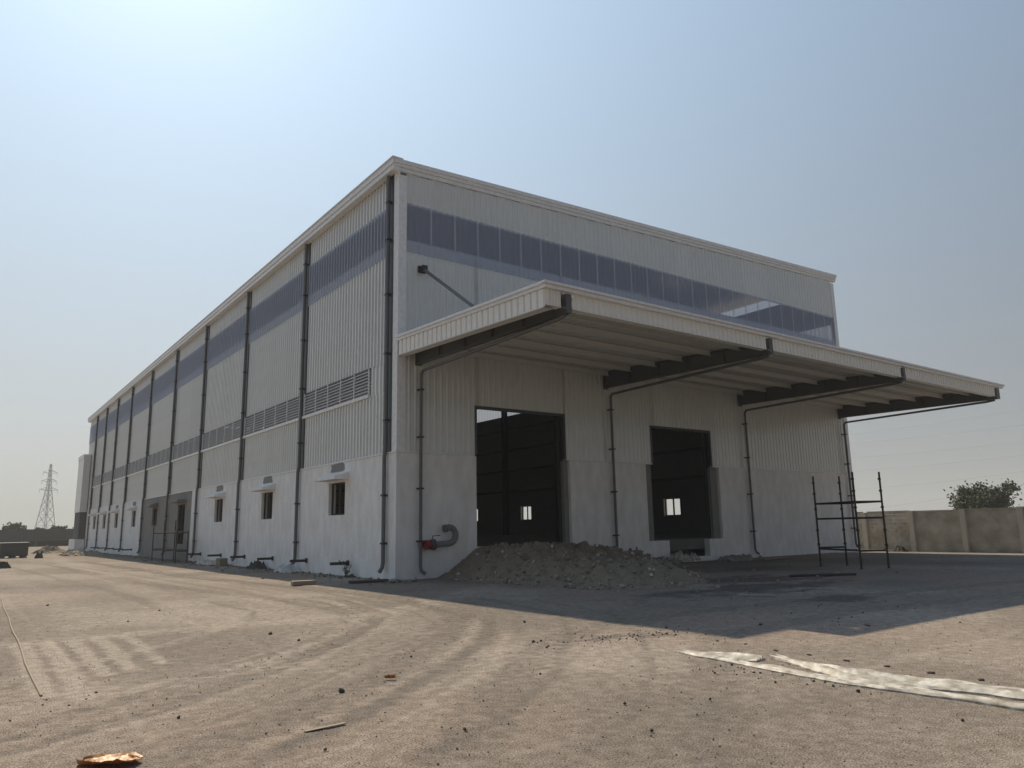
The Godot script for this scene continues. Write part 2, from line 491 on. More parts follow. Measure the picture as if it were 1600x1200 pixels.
func build_ground():
	# tyre tracks: [points, half width, tone (+ pale dust, - dark), depth]
	var V := func(a): 
		var o := []
		for i in range(0, a.size(), 2): o.append(Vector2(a[i], a[i + 1]))
		return o
	tracks = [
		[V.call([-16, 15.6, -11.2, 14.6, -10.2, 13.96, -8.6, 12.64, -7.05, 11.3, -5.7, 9.7, -4.95, 7.6, -4.94, 4.6, -5.6, 0, -6.5, -8, -6.6, -30]), 0.32, -0.16, 0.030],
		[V.call([-16, 17.0, -12.4, 16.6, -10.36, 16.0, -8.83, 15.1, -7.1, 13.7, -5.3, 11.7, -3.7, 9.6, -3.0, 6.0, -3.3, 0, -4.3, -8, -4.6, -30]), 0.34, -0.18, 0.034],
		[V.call([-9.6, 18.5, -8.4, 16.9, -6.9, 15.4, -5.0, 13.6, -3.0, 12.6, 0.0, 12.4, 6, 13.2, 14, 14.4]), 0.30, -0.13, 0.022],
		[V.call([-8.2, 19.6, -6.6, 17.9, -5.2, 16.6, -2.5, 14.7, 2, 14.4, 10, 15.6]), 0.30, -0.10, 0.020],
		[V.call([-14, 8.4, -10.88, 8.05, -9.12, 7.95, -7.12, 8.2, -5.4, 8.6, -3.6, 7.6, -2.2, 6.6, 1.0, 4.0]), 0.42, 0.20, -0.006],
		[V.call([-4.35, -51, -5.9, -24, -6.83, -5, -7.05, 1.1, -7.5, 5.6, -7.4, 8.0]), 0.5, 0.15, -0.006],
		[V.call([-9.0, -60, -9.5, -20, -9.3, 0, -9.6, 6.5]), 0.4, 0.08, 0.0],
		[V.call([-13.5, 12.6, -11.0, 13.2, -9.3, 12.8, -7.9, 11.6, -6.9, 9.9]), 0.22, 0.10, 0.012],
		[V.call([-12.0, 17.6, -9.9, 17.0, -8.2, 15.9, -6.4, 14.5, -4.6, 12.4]), 0.14, 0.12, -0.004],
		[V.call([-10.62, 8.0, -10.66, 10.2, -10.75, 12.7]), 0.13, 0.34, -0.008],
		[V.call([-10.30, 8.1, -10.33, 10.5, -10.45, 13.1]), 0.12, 0.34, -0.008],
		[V.call([-9.95, 8.1, -9.98, 10.0, -10.06, 11.8]), 0.11, 0.30, -0.008],
		[V.call([-9.58, 8.0, -9.63, 9.8, -9.75, 11.7]), 0.11, 0.30, -0.008],
		[V.call([-9.22, 8.0, -9.24, 9.6, -9.34, 11.4]), 0.09, 0.24, -0.006],
	]
	# fainter lines of older passes, side by side with the main curves
	for k in 16:
		var src = tracks[k % 2][0]
		var off := rng.randf_range(-2.6, 3.4)
		var pts := []
		for p in src:
			if p.y > 1.0: pts.append(p + Vector2(0.72, 0.68) * off + Vector2(rng.randf_range(-0.06, 0.06), rng.randf_range(-0.06, 0.06)))
		tracks.append([pts, rng.randf_range(0.05, 0.13), (0.11 if k % 3 == 0 else -0.10), 0.006])
	for k in 5:
		var x0 := rng.randf_range(-7.6, -1.6)
		tracks.append([[Vector2(x0 - 2.2, -55), Vector2(x0 - 0.8, -20), Vector2(x0, 0), Vector2(x0 - 0.3, 6)], rng.randf_range(0.12, 0.25), (0.10 if k % 2 == 0 else -0.08), 0.004])
	var boxes := []
	for t in tracks:
		var b := Rect2(t[0][0], Vector2.ZERO)
		for p in t[0]: b = b.expand(p)
		boxes.append(b.grow(1.4))
	var xs := axis([[-1500, 300], [-600, 100], [-200, 25], [-60, 5], [-25, 1.0], [-18, 0.2], [-13, 0.05], [-3.5, 0.09], [0.5, 0.15], [9, 0.5], [36, 2], [60, 10], [200, 100], [1500]])
	var zs := axis([[-1500, 300], [-600, 60], [-180, 15], [-90, 2.5], [-30, 0.6], [-6, 0.25], [2, 0.1], [10.5, 0.055], [18.2, 0.1], [19.5, 0.25], [23, 1], [30, 5], [60, 40], [300, 300], [1500]])
	var st := begin()
	var pale := Vector3(0.534, 0.477, 0.424)
	var mid := Vector3(0.390, 0.342, 0.298)
	var dark := Vector3(0.310, 0.275, 0.242)
	var redd := Vector3(0.443, 0.357, 0.296)
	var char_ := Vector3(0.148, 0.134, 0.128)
	for z in zs:
		for x in xs:
			var h := ground_height(x, z)
			var near := absf(x) < 60 and z > -90 and z < 40
			var c := mid
			if near:
				var a := noise_a.get_noise_2d(x, z)
				var b := noise_b.get_noise_2d(x * 0.7, z)
				var c2 := noise_c.get_noise_2d(x, z)
				h += a * 0.018 + b * 0.0022 + c2 * 0.0012
				var s := clampf(0.52 + a * 0.95 + b * 0.22 + c2 * 0.16, 0, 1)
				c = dark.lerp(mid, smoothstep(0.0, 0.42, s)).lerp(pale, smoothstep(0.45, 0.95, s))
				c = c.lerp(redd, clampf(noise_a.get_noise_2d(x * 0.8 + 40, z * 0.8 - 17) * 1.7, 0, 0.6))
				var p := Vector2(x, z)
				# a damper, darker field that the pale stripes cross
				var fe := Vector2((x + 9.6) / 2.6, (z - 10.6) / 2.5).length() + b * 0.5 + c2 * 0.25
				c = c.lerp(dark, 0.6 * (1.0 - smoothstep(0.7, 1.1, fe)))
				var tone := 0.0
				for i in tracks.size():
					if not boxes[i].has_point(p): continue
					var t = tracks[i]
					var w: float = t[1]
					var d := seg_dist(p, t[0]) + (c2 * 0.5 + b * 0.35) * w
					if d > w * 2.2: continue
					var k := 1.0 - smoothstep(w * 0.55, w * 1.25, d)
					if w > 0.2: k *= 0.68 + 0.32 * cos(d * TAU / 0.21)
					var wear := clampf(0.8 + b * 0.6, 0.35, 1.0)
					tone += t[2] * k * wear
					if w > 0.24 and z > 8.0 and t[2] < 0.0:
						# lug prints across the rut
						var lug := sin((x - z) * 23.0 + 2.5 * sin(d * 16.0))
						h += 0.0035 * lug * k * wear
						tone += 0.022 * lug * k * wear
					h -= t[3] * 0.4 * k * wear
					# the shoulder pushed up beside a rut
					h += absf(t[3]) * 0.2 * clampf(1.0 - absf(d - w * 1.5) / (w * 0.5), 0, 1)
				c = c.lerp(pale * 1.12, clampf(tone * 4.6, 0, 0.9)) if tone > 0 else c.lerp(dark * 0.80, clampf(-tone * 6.5, 0, 0.95))
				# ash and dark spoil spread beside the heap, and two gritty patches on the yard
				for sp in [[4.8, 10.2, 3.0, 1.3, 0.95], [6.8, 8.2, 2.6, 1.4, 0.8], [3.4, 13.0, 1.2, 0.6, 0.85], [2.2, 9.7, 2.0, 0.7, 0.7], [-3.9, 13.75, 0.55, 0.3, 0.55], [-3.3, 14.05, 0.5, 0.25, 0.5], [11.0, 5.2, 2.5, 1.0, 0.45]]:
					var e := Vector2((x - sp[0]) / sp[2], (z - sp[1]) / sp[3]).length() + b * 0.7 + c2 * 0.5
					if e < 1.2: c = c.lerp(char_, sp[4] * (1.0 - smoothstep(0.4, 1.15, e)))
				if x > -0.2 and z < 0.2: h = minf(h, 0.0)
			st.set_color(Color(c.x, c.y, c.z))
			st.set_uv(Vector2(x, z) / 2.3)
			st.set_uv2(Vector2(x * 0.82 + z * 0.57, z * 0.82 - x * 0.57) / 6.1)
			st.add_vertex(Vector3(x, h, z))
	var nx := xs.size()
	for j in zs.size() - 1:
		for i in nx - 1:
			var a := j * nx + i
			for k in [a, a + 1, a + nx + 1, a, a + nx + 1, a + nx]: st.add_index(k)
	st.generate_normals()
	st.generate_tangents()
	var g := obj("ground", st, mats.dirt)
	tag(g, "bare sandy dirt yard with curved tyre tracks", "ground", "", "structure")

# ------------------------------------------------------------------ warehouse
func roof_y(x: float) -> float: return 14.10 + 1.05 * x / WIDE

func build_warehouse():
	house = thing("warehouse", "long grey metal-clad warehouse with white plinth and loading canopy", "warehouse")
	var one := {}
	for k in 3: one[k] = mats["sheet%d" % k]
	var sheet := rib_mesh(1.0, 4, 0.05)
	var L := Basis(Vector3.UP, -PI / 2)      # sheets of the long wall face -x
	# --- long wall plinth: white, then bare cement, then white again
	var wins := []
	for c in [-4.6, -12.25, -19.8, -35.1, -42.3, -49.6, -55.6, -61.2]: wins.append([c - 0.73, c + 0.73, 2.15, 3.35])
	var doors := [[-28.6, -26.9, 0.95, 3.35]]
	var segs := [[-25.4, -0.245, "white_plaster"], [-39.6, -25.4, "cement"], [-LONG, -39.6, "white_plaster"]]
	for s in segs:
		var st := begin()
		var hs := []
		for h in wins + doors:
			if h[0] > s[0] and h[1] < s[1]: hs.append(h)
		wall(st, Vector3(-0.06 if s[2] == "white_plaster" else -0.05, -0.25, 0), Vector3(0, 0, 1), Vector3(0.28, 0, 0), s[0], s[1], 0.0, PLINTH + 0.25, shift(hs, 0.25))
		var o := obj("plinth_wall", st, mats[s[2]], house)
		if s[2] == "cement": tag(o, "bare unpainted grey cement stretch of the plinth wall")
	# --- front plinth with the two dock doors
	var fp := begin()
	wall(fp, Vector3(0, -0.25, 0.06), Vector3(1, 0, 0), Vector3(0, 0, -0.3), -0.06, WIDE + 0.06, 0.0, PLINTH + 0.25,
		shift([[3.08, 7.42, 0.95, 4.2], [11.6, 16.35, 0.92, 4.2], [12.8, 15.4, 0.2, 0.93]], 0.25))
	obj("plinth_wall", fp, mats.white_plaster, house)
	# bare cement jambs set back beside the doors
	for j in [[7.2, 7.418, 0.95], [11.602, 12.05, 0.92], [15.9, 16.348, 0.92]]:
		var st := begin()
		bx(st, Vector3(j[0], j[2], -0.24), Vector3(j[1], PLINTH - 0.003, -0.08))
		obj("door_jamb", st, mats.cement, house)
	var pit := begin()
	wall(pit, Vector3(12.81, 0, -1.1), Vector3(1, 0, 0), Vector3(0, 0, -0.2), 0, 2.58, 0.0, 0.92, [])
	obj("dock_pit_wall", pit, mats.cement, house)
	# right and rear plinth
	var rw := begin()
	var rh := []
	for c in [-4.9, -12.65, -20.6, -28.7, -36.6, -44.2, -51.5]: rh.append([c - 0.73, c + 0.73, 2.15, 3.3])
	wall(rw, Vector3(WIDE + 0.06, -0.5, 0), Vector3(0, 0, 1), Vector3(-0.3, 0, 0), -LONG, -0.245, 0.0, PLINTH + 0.5, shift(rh, 0.5))
	obj("plinth_wall", rw, mats.white_plaster, house)
	var bw := begin()
	wall(bw, Vector3(0, -0.5, -LONG - 0.002), Vector3(1, 0, 0), Vector3(0, 0, 0.2), 0.23, WIDE - 0.25, 0.0, 14.2, [])
	obj("rear_wall", bw, mats.liner, house)
	var fl := begin()
	bx(fl, Vector3(0.23, 0.5, -LONG + 0.2), Vector3(WIDE - 0.25, 0.95, -0.25))
	obj("floor_slab", fl, mats.floor, house)
	# plinth flashing
	var ff := begin()
	bx(ff, Vector3(-0.09, PLINTH + 0.003, -LONG), Vector3(0.02, PLINTH + 0.05, 0.09))
	obj("plinth_flashing", ff, mats.trim, house)
	for s in [[0.025, 3.0], [7.25, 11.98], [15.97, WIDE + 0.08]]:
		var st := begin()
		bx(st, Vector3(s[0], PLINTH + 0.003, 0.012), Vector3(s[1], PLINTH + 0.05, 0.09))
		obj("plinth_flashing", st, mats.trim, house)
	# --- cladding of the front wall: 27 sheets between the corner trims
	var front := rib_mesh(1.0, 4, 0.026)
	var n := 27
	var w := (WIDE - 0.5) / n
	for i in n:
		var x := 0.25 + i * w
		var mid := x + w / 2
		var m = one[rng.randi() % 3]
		var base := PLINTH + 0.05
		var top_door := 0.0
		if mid > 3.1 and mid < 7.2: top_door = 5.81
		if mid > 12.05 and mid < 15.9: top_door = 5.68
		var parts := [[maxf(base, top_door), 11.5]]
		# sheets that a door edge cuts
		for e in [[3.1, 7.2, 5.81], [12.05, 15.9, 5.68]]:
			if x < e[0] and x + w > e[0]: parts = [[base, 11.5, x, e[0]], [e[2], 11.5, e[0], x + w]]
			if x < e[1] and x + w > e[1]: parts = [[e[2], 11.5, x, e[1]], [base, 11.5, e[1], x + w]]
		for p in parts:
			var xa: float = p[2] if p.size() > 2 else x
			var xb: float = p[3] if p.size() > 2 else x + w
			put("cladding_sheet", front, m, house, Vector3(xa, p[0], 0), Vector3(xb - xa, p[1] - p[0], 1))
		put("cladding_sheet", front, one[rng.randi() % 3], house, Vector3(x, 12.8, 0.003), Vector3(w, roof_y(x) - 12.8 - 0.12, 1))
		var sk := put("skylight_sheet", front, mats.sky_sheet, house, Vector3(x, 11.05, 0.03), Vector3(w, 1.82, 1))
		var lp := begin()
		bx(lp, Vector3(0.97, 0.24, 0.003), Vector3(1.0, 0.99, 0.03))
		obj("lap_strip", lp, mats.lap, sk)
	# --- cladding of the long wall, bay by bay
	for b in BAYS.size() - 1:
		var z1: float = BAYS[b] - 0.26
		var z0: float = BAYS[b + 1] + (0.24 if b < BAYS.size() - 2 else 0.0)
		var cnt := int(round((z1 - z0) / 1.02))
		var singles := b < 4
		var wide := rib_mesh(float(cnt), cnt * 4, 0.05) if not singles else null
		var eave: float = 14.0 + EAVE_FALL * BAYS[b] / LONG
		var rows := [[PLINTH + 0.05, 6.22], [7.24, 11.5], [12.8, eave]]
		if b >= 9: rows = [[PLINTH + 0.05, 11.5], [12.8, eave]]
		if singles:
			var sw := (z1 - z0) / cnt
			for i in cnt:
				var z := z1 - (i + 1) * sw
				for rw_ in rows: put("cladding_sheet", sheet, one[rng.randi() % 3], house, Vector3(0, rw_[0], z), Vector3(sw, rw_[1] - rw_[0], 1), -PI / 2)
				put("skylight_sheet", sheet, mats.sky_sheet, house, Vector3(-0.048, 11.05, z), Vector3(sw, 1.82, 1), -PI / 2)
		else:
			var sc := (z1 - z0) / cnt
			for rw_ in rows: put("cladding_panel", wide, one[rng.randi() % 3], house, Vector3(0, rw_[0], z0), Vector3(sc, rw_[1] - rw_[0], 1), -PI / 2)
			put("skylight_panel", wide, mats.sky_sheet, house, Vector3(-0.048, 11.05, z0), Vector3(sc, 1.82, 1), -PI / 2)
		# louvre band
		if b < 9:
			var la := z1 - (1.15 if b == 0 else 0.0)
			var lv := Node3D.new()
			lv.name = "louvre" if b == 0 else "louvre_%03d" % b
			house.add_child(lv)
			var sl := begin()
			bx(sl, Vector3(-0.075, -0.005, 0), Vector3(0.135, 0.005, la - z0), Transform3D(Basis(Vector3(0, 0, 1), 0.85), Vector3(-0.03, 0, z0)))
			var slm := sl.commit()
			for k in 8: put("slat", slm, mats.louvre, lv, Vector3(0, 6.34 + k * 0.118, 0))
			var cols := 5
			for k in cols + 1:
				var st := begin()
				var zz := lerpf(z0 + 0.02, la - 0.02, float(k) / cols)
				bx(st, Vector3(-0.085, 6.3, zz - 0.02), Vector3(-0.03, 7.24, zz + 0.02))
				obj("mullion", st, mats.trim, lv)
			var sill := begin()
			bx(sill, Vector3(-0.11, 6.19, z0 - 0.1), Vector3(0.02, 6.3, la))
			obj("sill_flashing", sill, mats.trim, lv)
			var hd := begin()
			bx(hd, Vector3(-0.05, 7.2, z0 - 0.1), Vector3(-0.002, 7.26, la))
			obj("head_flashing", hd, mats.dark_steel, lv)
			if b == 0:
				put("cladding_sheet", sheet, one[1], house, Vector3(0.002, 6.22, la), Vector3(1.15, 1.02, 1), -PI / 2)
	# --- inner lining, open at the skylight bands and doors, keeps the hall dark
	for s in [[0.05, 0.10, PLINTH, 6.25], [0.05, 0.10, 7.22, 11.5], [0.05, 0.10, 12.86, 13.5]]:
		var st := begin()
		bx(st, Vector3(s[0], s[2], -LONG + 0.2), Vector3(s[1], s[3], -0.1))
		obj("inner_lining", st, mats.liner, house)
	var fi := begin()
	wall(fi, Vector3(0, 0, -0.04), Vector3(1, 0, 0), Vector3(0, 0, -0.06), 0.12, WIDE - 0.15, PLINTH, 14.0, [[3.1, 7.2, 4.0, 5.81], [12.05, 15.9, 4.0, 5.68], [0.3, WIDE - 0.3, 11.5, 12.86]])
	obj("inner_lining", fi, mats.liner, house)
	# far long wall, seen from inside and past the corner
	var far_sheet := rib_mesh(LONG, int(LONG * 4), 0.032)
	put("cladding_panel", far_sheet, one[1], house, Vector3(WIDE, PLINTH + 0.05, 0), Vector3(1, 11.25 - PLINTH, 1), PI / 2)
	put("cladding_panel", far_sheet, one[1], house, Vector3(WIDE, 12.55, 0), Vector3(1, 14.5 - 12.55, 1), PI / 2)
	put("skylight_panel", far_sheet, mats.sky_sheet, house, Vector3(WIDE + 0.012, 11.2, 0), Vector3(1, 1.5, 1), PI / 2)
	for s in [[PLINTH, 11.25], [12.56, 14.5]]:
		var st := begin()
		bx(st, Vector3(WIDE - 0.14, s[0], -LONG + 0.2), Vector3(WIDE - 0.06, s[1], -0.11))
		obj("inner_lining", st, mats.liner, house)
	var rl := begin()
	wall(rl, Vector3(WIDE - 0.245, 0, 0), Vector3(0, 0, 1), Vector3(-0.05, 0, 0), -LONG + 0.2, -0.25, 0.95, PLINTH, rh)
	obj("inner_lining", rl, mats.liner, house)
	# --- roof
	var rf := begin()
	var nr := 28
	for i in nr:
		var xa := -0.2 + (WIDE + 0.4) * i / nr
		var xb := -0.2 + (WIDE + 0.4) * (i + 1) / nr
		for t in [0.0, 0.12]:
			q4(rf, Vector3(xa, roof_y(xa) + t, 0.1), Vector3(xb, roof_y(xb) + t, 0.1), Vector3(xb, roof_y(xb) + t - EAVE_FALL, -LONG - 0.2), Vector3(xa, roof_y(xa) + t - EAVE_FALL, -LONG - 0.2), Vector3.UP if t > 0 else Vector3.DOWN)
	obj("roof", rf, mats.sheet1, house)
	# --- eave gutter along the long wall: three stepped faces
	var eg := begin()
	var fall := Transform3D(Basis(Vector3(1, 0, 0), Vector3(0, 1, 0), Vector3(0, EAVE_FALL / LONG, 1)), Vector3.ZERO)
	bx(eg, Vector3(-0.34, 14.18, -LONG - 0.3), Vector3(0.05, 14.37, 0.14), fall)
	bx(eg, Vector3(-0.38, 14.373, -LONG - 0.3), Vector3(0.05, 14.42, 0.168), fall)
	bx(eg, Vector3(-0.30, 14.0, -LONG - 0.3), Vector3(-0.045, 14.177, 0.10), fall)
	var gut := obj("eave_gutter", eg, mats.trim, house)
	# --- gable trim along the front: stepped profile that follows the roof
	var gt := begin()
	for pr in [[-0.13, 0.0, 0.075, 0.0], [0.003, 0.12, 0.135, 0.004], [0.123, 0.26, 0.19, 0.008]]:
		var a := Vector3(-0.28 + pr[3], roof_y(0) + pr[0], -0.1)
		var xl := WIDE + 0.25
		var y0 := roof_y(-0.28); var y1 := roof_y(xl)
		var P := [Vector3(-0.28, y0 + pr[0], -0.1), Vector3(xl, y1 + pr[0], -0.1), Vector3(xl, y1 + pr[0], pr[2]), Vector3(-0.28, y0 + pr[0], pr[2])]
		var Q := []
		for v in P: Q.append(v + Vector3(0, pr[1] - pr[0], 0))
		q4(gt, P[0], P[1], P[2], P[3], Vector3.DOWN); q4(gt, Q[0], Q[1], Q[2], Q[3], Vector3.UP)
		q4(gt, P[3], P[2], Q[2], Q[3], Vector3(0, 0, 1)); q4(gt, P[0], P[1], Q[1], Q[0], Vector3(0, 0, -1))
		q4(gt, P[0], P[3], Q[3], Q[0], Vector3(-1, 0, 0)); q4(gt, P[1], P[2], Q[2], Q[1], Vector3(1, 0, 0))
	obj("gable_trim", gt, mats.trim, house)
	# --- corner trims
	var ct := begin()
	bx(ct, Vector3(-0.055, PLINTH + 0.053, -0.30), Vector3(-0.002, 14.02, 0.048))
	bx(ct, Vector3(-0.0015, PLINTH + 0.053, 0.0), Vector3(0.26, 13.85, 0.05))
	obj("corner_trim", ct, mats.trim, house)
	var ct2 := begin()
	bx(ct2, Vector3(WIDE - 0.26, PLINTH + 0.053, 0.0), Vector3(WIDE + 0.05, 14.9, 0.05))
	bx(ct2, Vector3(WIDE + 0.002, PLINTH + 0.053, -0.3), Vector3(WIDE + 0.055, 14.9, -0.002))
	obj("corner_trim", ct2, mats.trim, house)
	# --- dark column strips with downpipes
	var clamp_st := begin()
	bx(clamp_st, Vector3(-0.08, -0.03, -0.085), Vector3(0.10, 0.03, 0.085))
	bx(clamp_st, Vector3(-0.02, -0.022, 0.085), Vector3(0.02, 0.022, 0.15))
	var clamp_m := clamp_st.commit()
	for b in BAYS.size() - 1:
		var z: float = BAYS[b]
		var half := 0.27 if b > 0 else 0.33
		var et: float = 14.02 + EAVE_FALL * (z - 0.3) / LONG
		var st := begin()
		bx(st, Vector3(-0.012, PLINTH + 0.055, z - half), Vector3(0.045, et, z + half))
		bx(st, Vector3(-0.05, PLINTH + 0.055, z - half), Vector3(-0.013, et, z - half + 0.05))
		bx(st, Vector3(-0.05, PLINTH + 0.055, z + half - 0.05), Vector3(-0.013, et, z + half))
		obj("column_strip", st, mats.dark_steel, house)
		var pz := z + 0.04
		var tp := begin()
		var low := 0.30
		tube(tp, [Vector3(-0.13, et + 0.05, pz), Vector3(-0.13, PLINTH + 0.2, pz), Vector3(-0.17, PLINTH - 0.1, pz), Vector3(-0.17, low + 0.25, pz), Vector3(-0.20, low + 0.08, pz), Vector3(-0.30, low - 0.06, pz)], 0.068, 10)
		var dp := obj("downpipe", tp, mats.pipe, house)
		for y in [1.15, 2.7, 5.2, 7.5, 9.6, 11.6, 13.0]:
			put("pipe_clamp", clamp_m, mats.clamp, dp, Vector3(-0.17 if y < 4 else -0.13, y, pz))
	# --- windows of the long wall
	for h in wins:
		var zc: float = (h[0] + h[1]) / 2
		var wn := Node3D.new()
		wn.name = "window" if not house.has_node("window") else "window_%03d" % wins.find(h)
		house.add_child(wn)
		wn.position = Vector3(0, 0, zc)
		var fr := begin()
		for e in [[-0.73, -0.68, 2.15, 3.35], [0.68, 0.73, 2.15, 3.35], [-0.68, 0.68, 2.15, 2.2], [-0.68, 0.68, 3.3, 3.35], [-0.03, 0.03, 2.2, 3.3]]:
			bx(fr, Vector3(0.06, e[2], e[0]), Vector3(0.12, e[3], e[1]))
		obj("frame", fr, mats.rust, wn)
		var sh := begin()
		# a thin cast sunshade over the opening
		var s0 := Vector3(-0.06, 3.42, -0.95); var s1 := Vector3(-0.06, 3.72, 1.05)
		for k in [[-0.95, 1.05]]:
			q4(sh, Vector3(-0.06, 3.42, k[0]), Vector3(-0.06, 3.42, k[1]), Vector3(-0.6, 3.42, k[1]), Vector3(-0.6, 3.42, k[0]), Vector3.DOWN)
			q4(sh, Vector3(-0.06, 3.70, k[0]), Vector3(-0.06, 3.70, k[1]), Vector3(-0.6, 3.52, k[1]), Vector3(-0.6, 3.52, k[0]), Vector3.UP)
			q4(sh, Vector3(-0.6, 3.42, k[0]), Vector3(-0.6, 3.42, k[1]), Vector3(-0.6, 3.52, k[1]), Vector3(-0.6, 3.52, k[0]), Vector3.LEFT)
			q4(sh, Vector3(-0.06, 3.42, k[0]), Vector3(-0.6, 3.42, k[0]), Vector3(-0.6, 3.52, k[0]), Vector3(-0.06, 3.70, k[0]), Vector3.FORWARD)
			q4(sh, Vector3(-0.06, 3.42, k[1]), Vector3(-0.6, 3.42, k[1]), Vector3(-0.6, 3.52, k[1]), Vector3(-0.06, 3.70, k[1]), Vector3.BACK)
		obj("sunshade", sh, mats.white_plaster if (zc > -25 or zc < -39.6) else mats.cement, wn)
		var pt := begin()
		var pp := PackedVector2Array()
		for k in 14:
			var a := TAU * k / 14
			var rr := 1.0 + rng.randf_range(-0.13, 0.13)
			pp.append(Vector2(signf(cos(a)) * pow(absf(cos(a)), 0.35) * 0.62 * rr, signf(sin(a)) * pow(absf(sin(a)), 0.35) * 0.15 * rr))
		for k in 14:
			var a2: Vector2 = pp[k]; var b2: Vector2 = pp[(k + 1) % 14]
			var px := -0.072
			t3(pt, Vector3(px, 3.9, 0.05), Vector3(px, 3.9 + a2.y, 0.05 + a2.x), Vector3(px, 3.9 + b2.y, 0.05 + b2.x), Vector3.LEFT)
			q4(pt, Vector3(px, 3.9 + a2.y, 0.05 + a2.x), Vector3(px, 3.9 + b2.y, 0.05 + b2.x), Vector3(-0.055, 3.9 + b2.y, 0.05 + b2.x), Vector3(-0.055, 3.9 + a2.y, 0.05 + a2.x), Vector3(0, a2.y, a2.x))
		if zc > -50: obj("cement_patch", pt, mats.cement, wn)
	for h in doors:
		var st := begin()
		for e in [[h[0], h[0] + 0.06, h[2], h[3]], [h[1] - 0.06, h[1], h[2], h[3]], [h[0] + 0.06, h[1] - 0.06, h[3] - 0.06, h[3]]]:
			bx(st, Vector3(0.02, e[2], e[0]), Vector3(0.14, e[3], e[1]))
		var d := obj("side_door_frame", st, mats.rust, house)
		var sh := begin()
		bx(sh, Vector3(-0.6, 3.45, h[0] - 0.3), Vector3(-0.052, 3.6, h[1] + 0.3))
		obj("sunshade", sh, mats.cement, d)
	# --- rainwater spouts through the long wall
	var sp := begin()
	bx(sp, Vector3(-0.66, -0.05, -0.07), Vector3(0, 0.05, 0.07))
	bx(sp, Vector3(-0.025, -0.09, -0.11), Vector3(-0.0005, 0.09, 0.11))
	var spm := sp.commit()
	for i in 15:
		var z := -3.47 - 3.86 * i
		if z < -25 and z > -39: continue
		put("drain_spout", spm, mats.rust, house, Vector3(-0.061, 0.45, z))
	# --- door frames of the front
	for d in [[3.1, 7.2, 0.95, 5.81], [12.05, 15.9, 0.92, 5.68]]:
		var st := begin()
		var lo: float = PLINTH + 0.06
		bx(st, Vector3(d[0] - 0.05, lo, -0.1), Vector3(d[0] + 0.03, d[3] + 0.06, 0.055))
		bx(st, Vector3(d[1] - 0.03, lo, -0.1), Vector3(d[1] + 0.05, d[3] + 0.06, 0.055))
		bx(st, Vector3(d[0] + 0.03, d[3] - 0.04, -0.1), Vector3(d[1] - 0.03, d[3] + 0.06, 0.055))
		# steel posts down to the dock floor behind the wall
		bx(st, Vector3(d[0] - 0.15, d[2], -0.42), Vector3(d[0] + 0.02, d[3], -0.26))
		bx(st, Vector3(d[1] - 0.02, d[2], -0.42), Vector3(d[1] + 0.15, d[3], -0.26))
		obj("door_frame", st, mats.dark_steel, house)
	# --- steel frame inside the hall
	for b in range(1, BAYS.size() - 1):
		var z: float = BAYS[b]
		for x in [WIDE - 0.75, 0.35]:
			var st := begin()
			bx(st, Vector3(x, 0.95, z - 0.012), Vector3(x + 0.45, roof_y(x) - 1.3, z + 0.012))
			bx(st, Vector3(x - 0.012, 0.95, z - 0.14), Vector3(x, roof_y(x) - 1.3, z + 0.14))
			bx(st, Vector3(x + 0.45, 0.95, z - 0.14), Vector3(x + 0.462, roof_y(x) - 1.3, z + 0.14))
			obj("steel_column", st, mats.dark_steel, house)
		var rb := begin()
		var ya := roof_y(0.3); var yb := roof_y(WIDE - 0.3)
		q4(rb, Vector3(0.3, ya - 1.35, z), Vector3(WIDE - 0.3, yb - 1.35, z), Vector3(WIDE - 0.3, yb - 0.65, z), Vector3(0.3, ya - 0.65, z), Vector3.BACK)
		q4(rb, Vector3(0.3, ya - 1.35, z - 0.14), Vector3(WIDE - 0.3, yb - 1.35, z - 0.14), Vector3(WIDE - 0.3, yb - 1.35, z + 0.14), Vector3(0.3, ya - 1.35, z + 0.14), Vector3.DOWN)
		q4(rb, Vector3(0.3, ya - 1.35, z - 0.02), Vector3(WIDE - 0.3, yb - 1.35, z - 0.02), Vector3(WIDE - 0.3, yb - 0.65, z - 0.02), Vector3(0.3, ya - 0.65, z - 0.02), Vector3.FORWARD)
		obj("roof_beam", rb, mats.dark_steel, house)
	for y in [1.9, 4.6, 6.4, 8.2, 10.0]:
		var st := begin()
		bx(st, Vector3(WIDE - 0.29, y - 0.1, -LONG + 0.3), Vector3(WIDE - 0.25, y + 0.1, -0.5))
		if y > PLINTH: obj("wall_girt", st, mats.dark_steel, house)
	for h in rh:
		var st := begin()
		for e in [[h[0], h[0] + 0.05, h[2], h[3]], [h[1] - 0.05, h[1], h[2], h[3]], [h[0] + 0.05, h[1] - 0.05, h[2], h[2] + 0.05], [h[0] + 0.05, h[1] - 0.05, h[3] - 0.05, h[3]], [(h[0] + h[1]) / 2 - 0.05, (h[0] + h[1]) / 2 + 0.05, h[2] + 0.05, h[3] - 0.05]]:
			bx(st, Vector3(WIDE - 0.12, e[2], e[0]), Vector3(WIDE - 0.06, e[3], e[1]))
		obj("window_frame", st, mats.rust, house)
	build_canopy(sheet)

func shift(holes: Array, dy: float) -> Array:
	var o := []
	for h in holes: o.append([h[0], h[1], h[2] + dy, h[3] + dy])
	return o

func canopy_top(z: float) -> float: return 7.98 - 0.034 * z

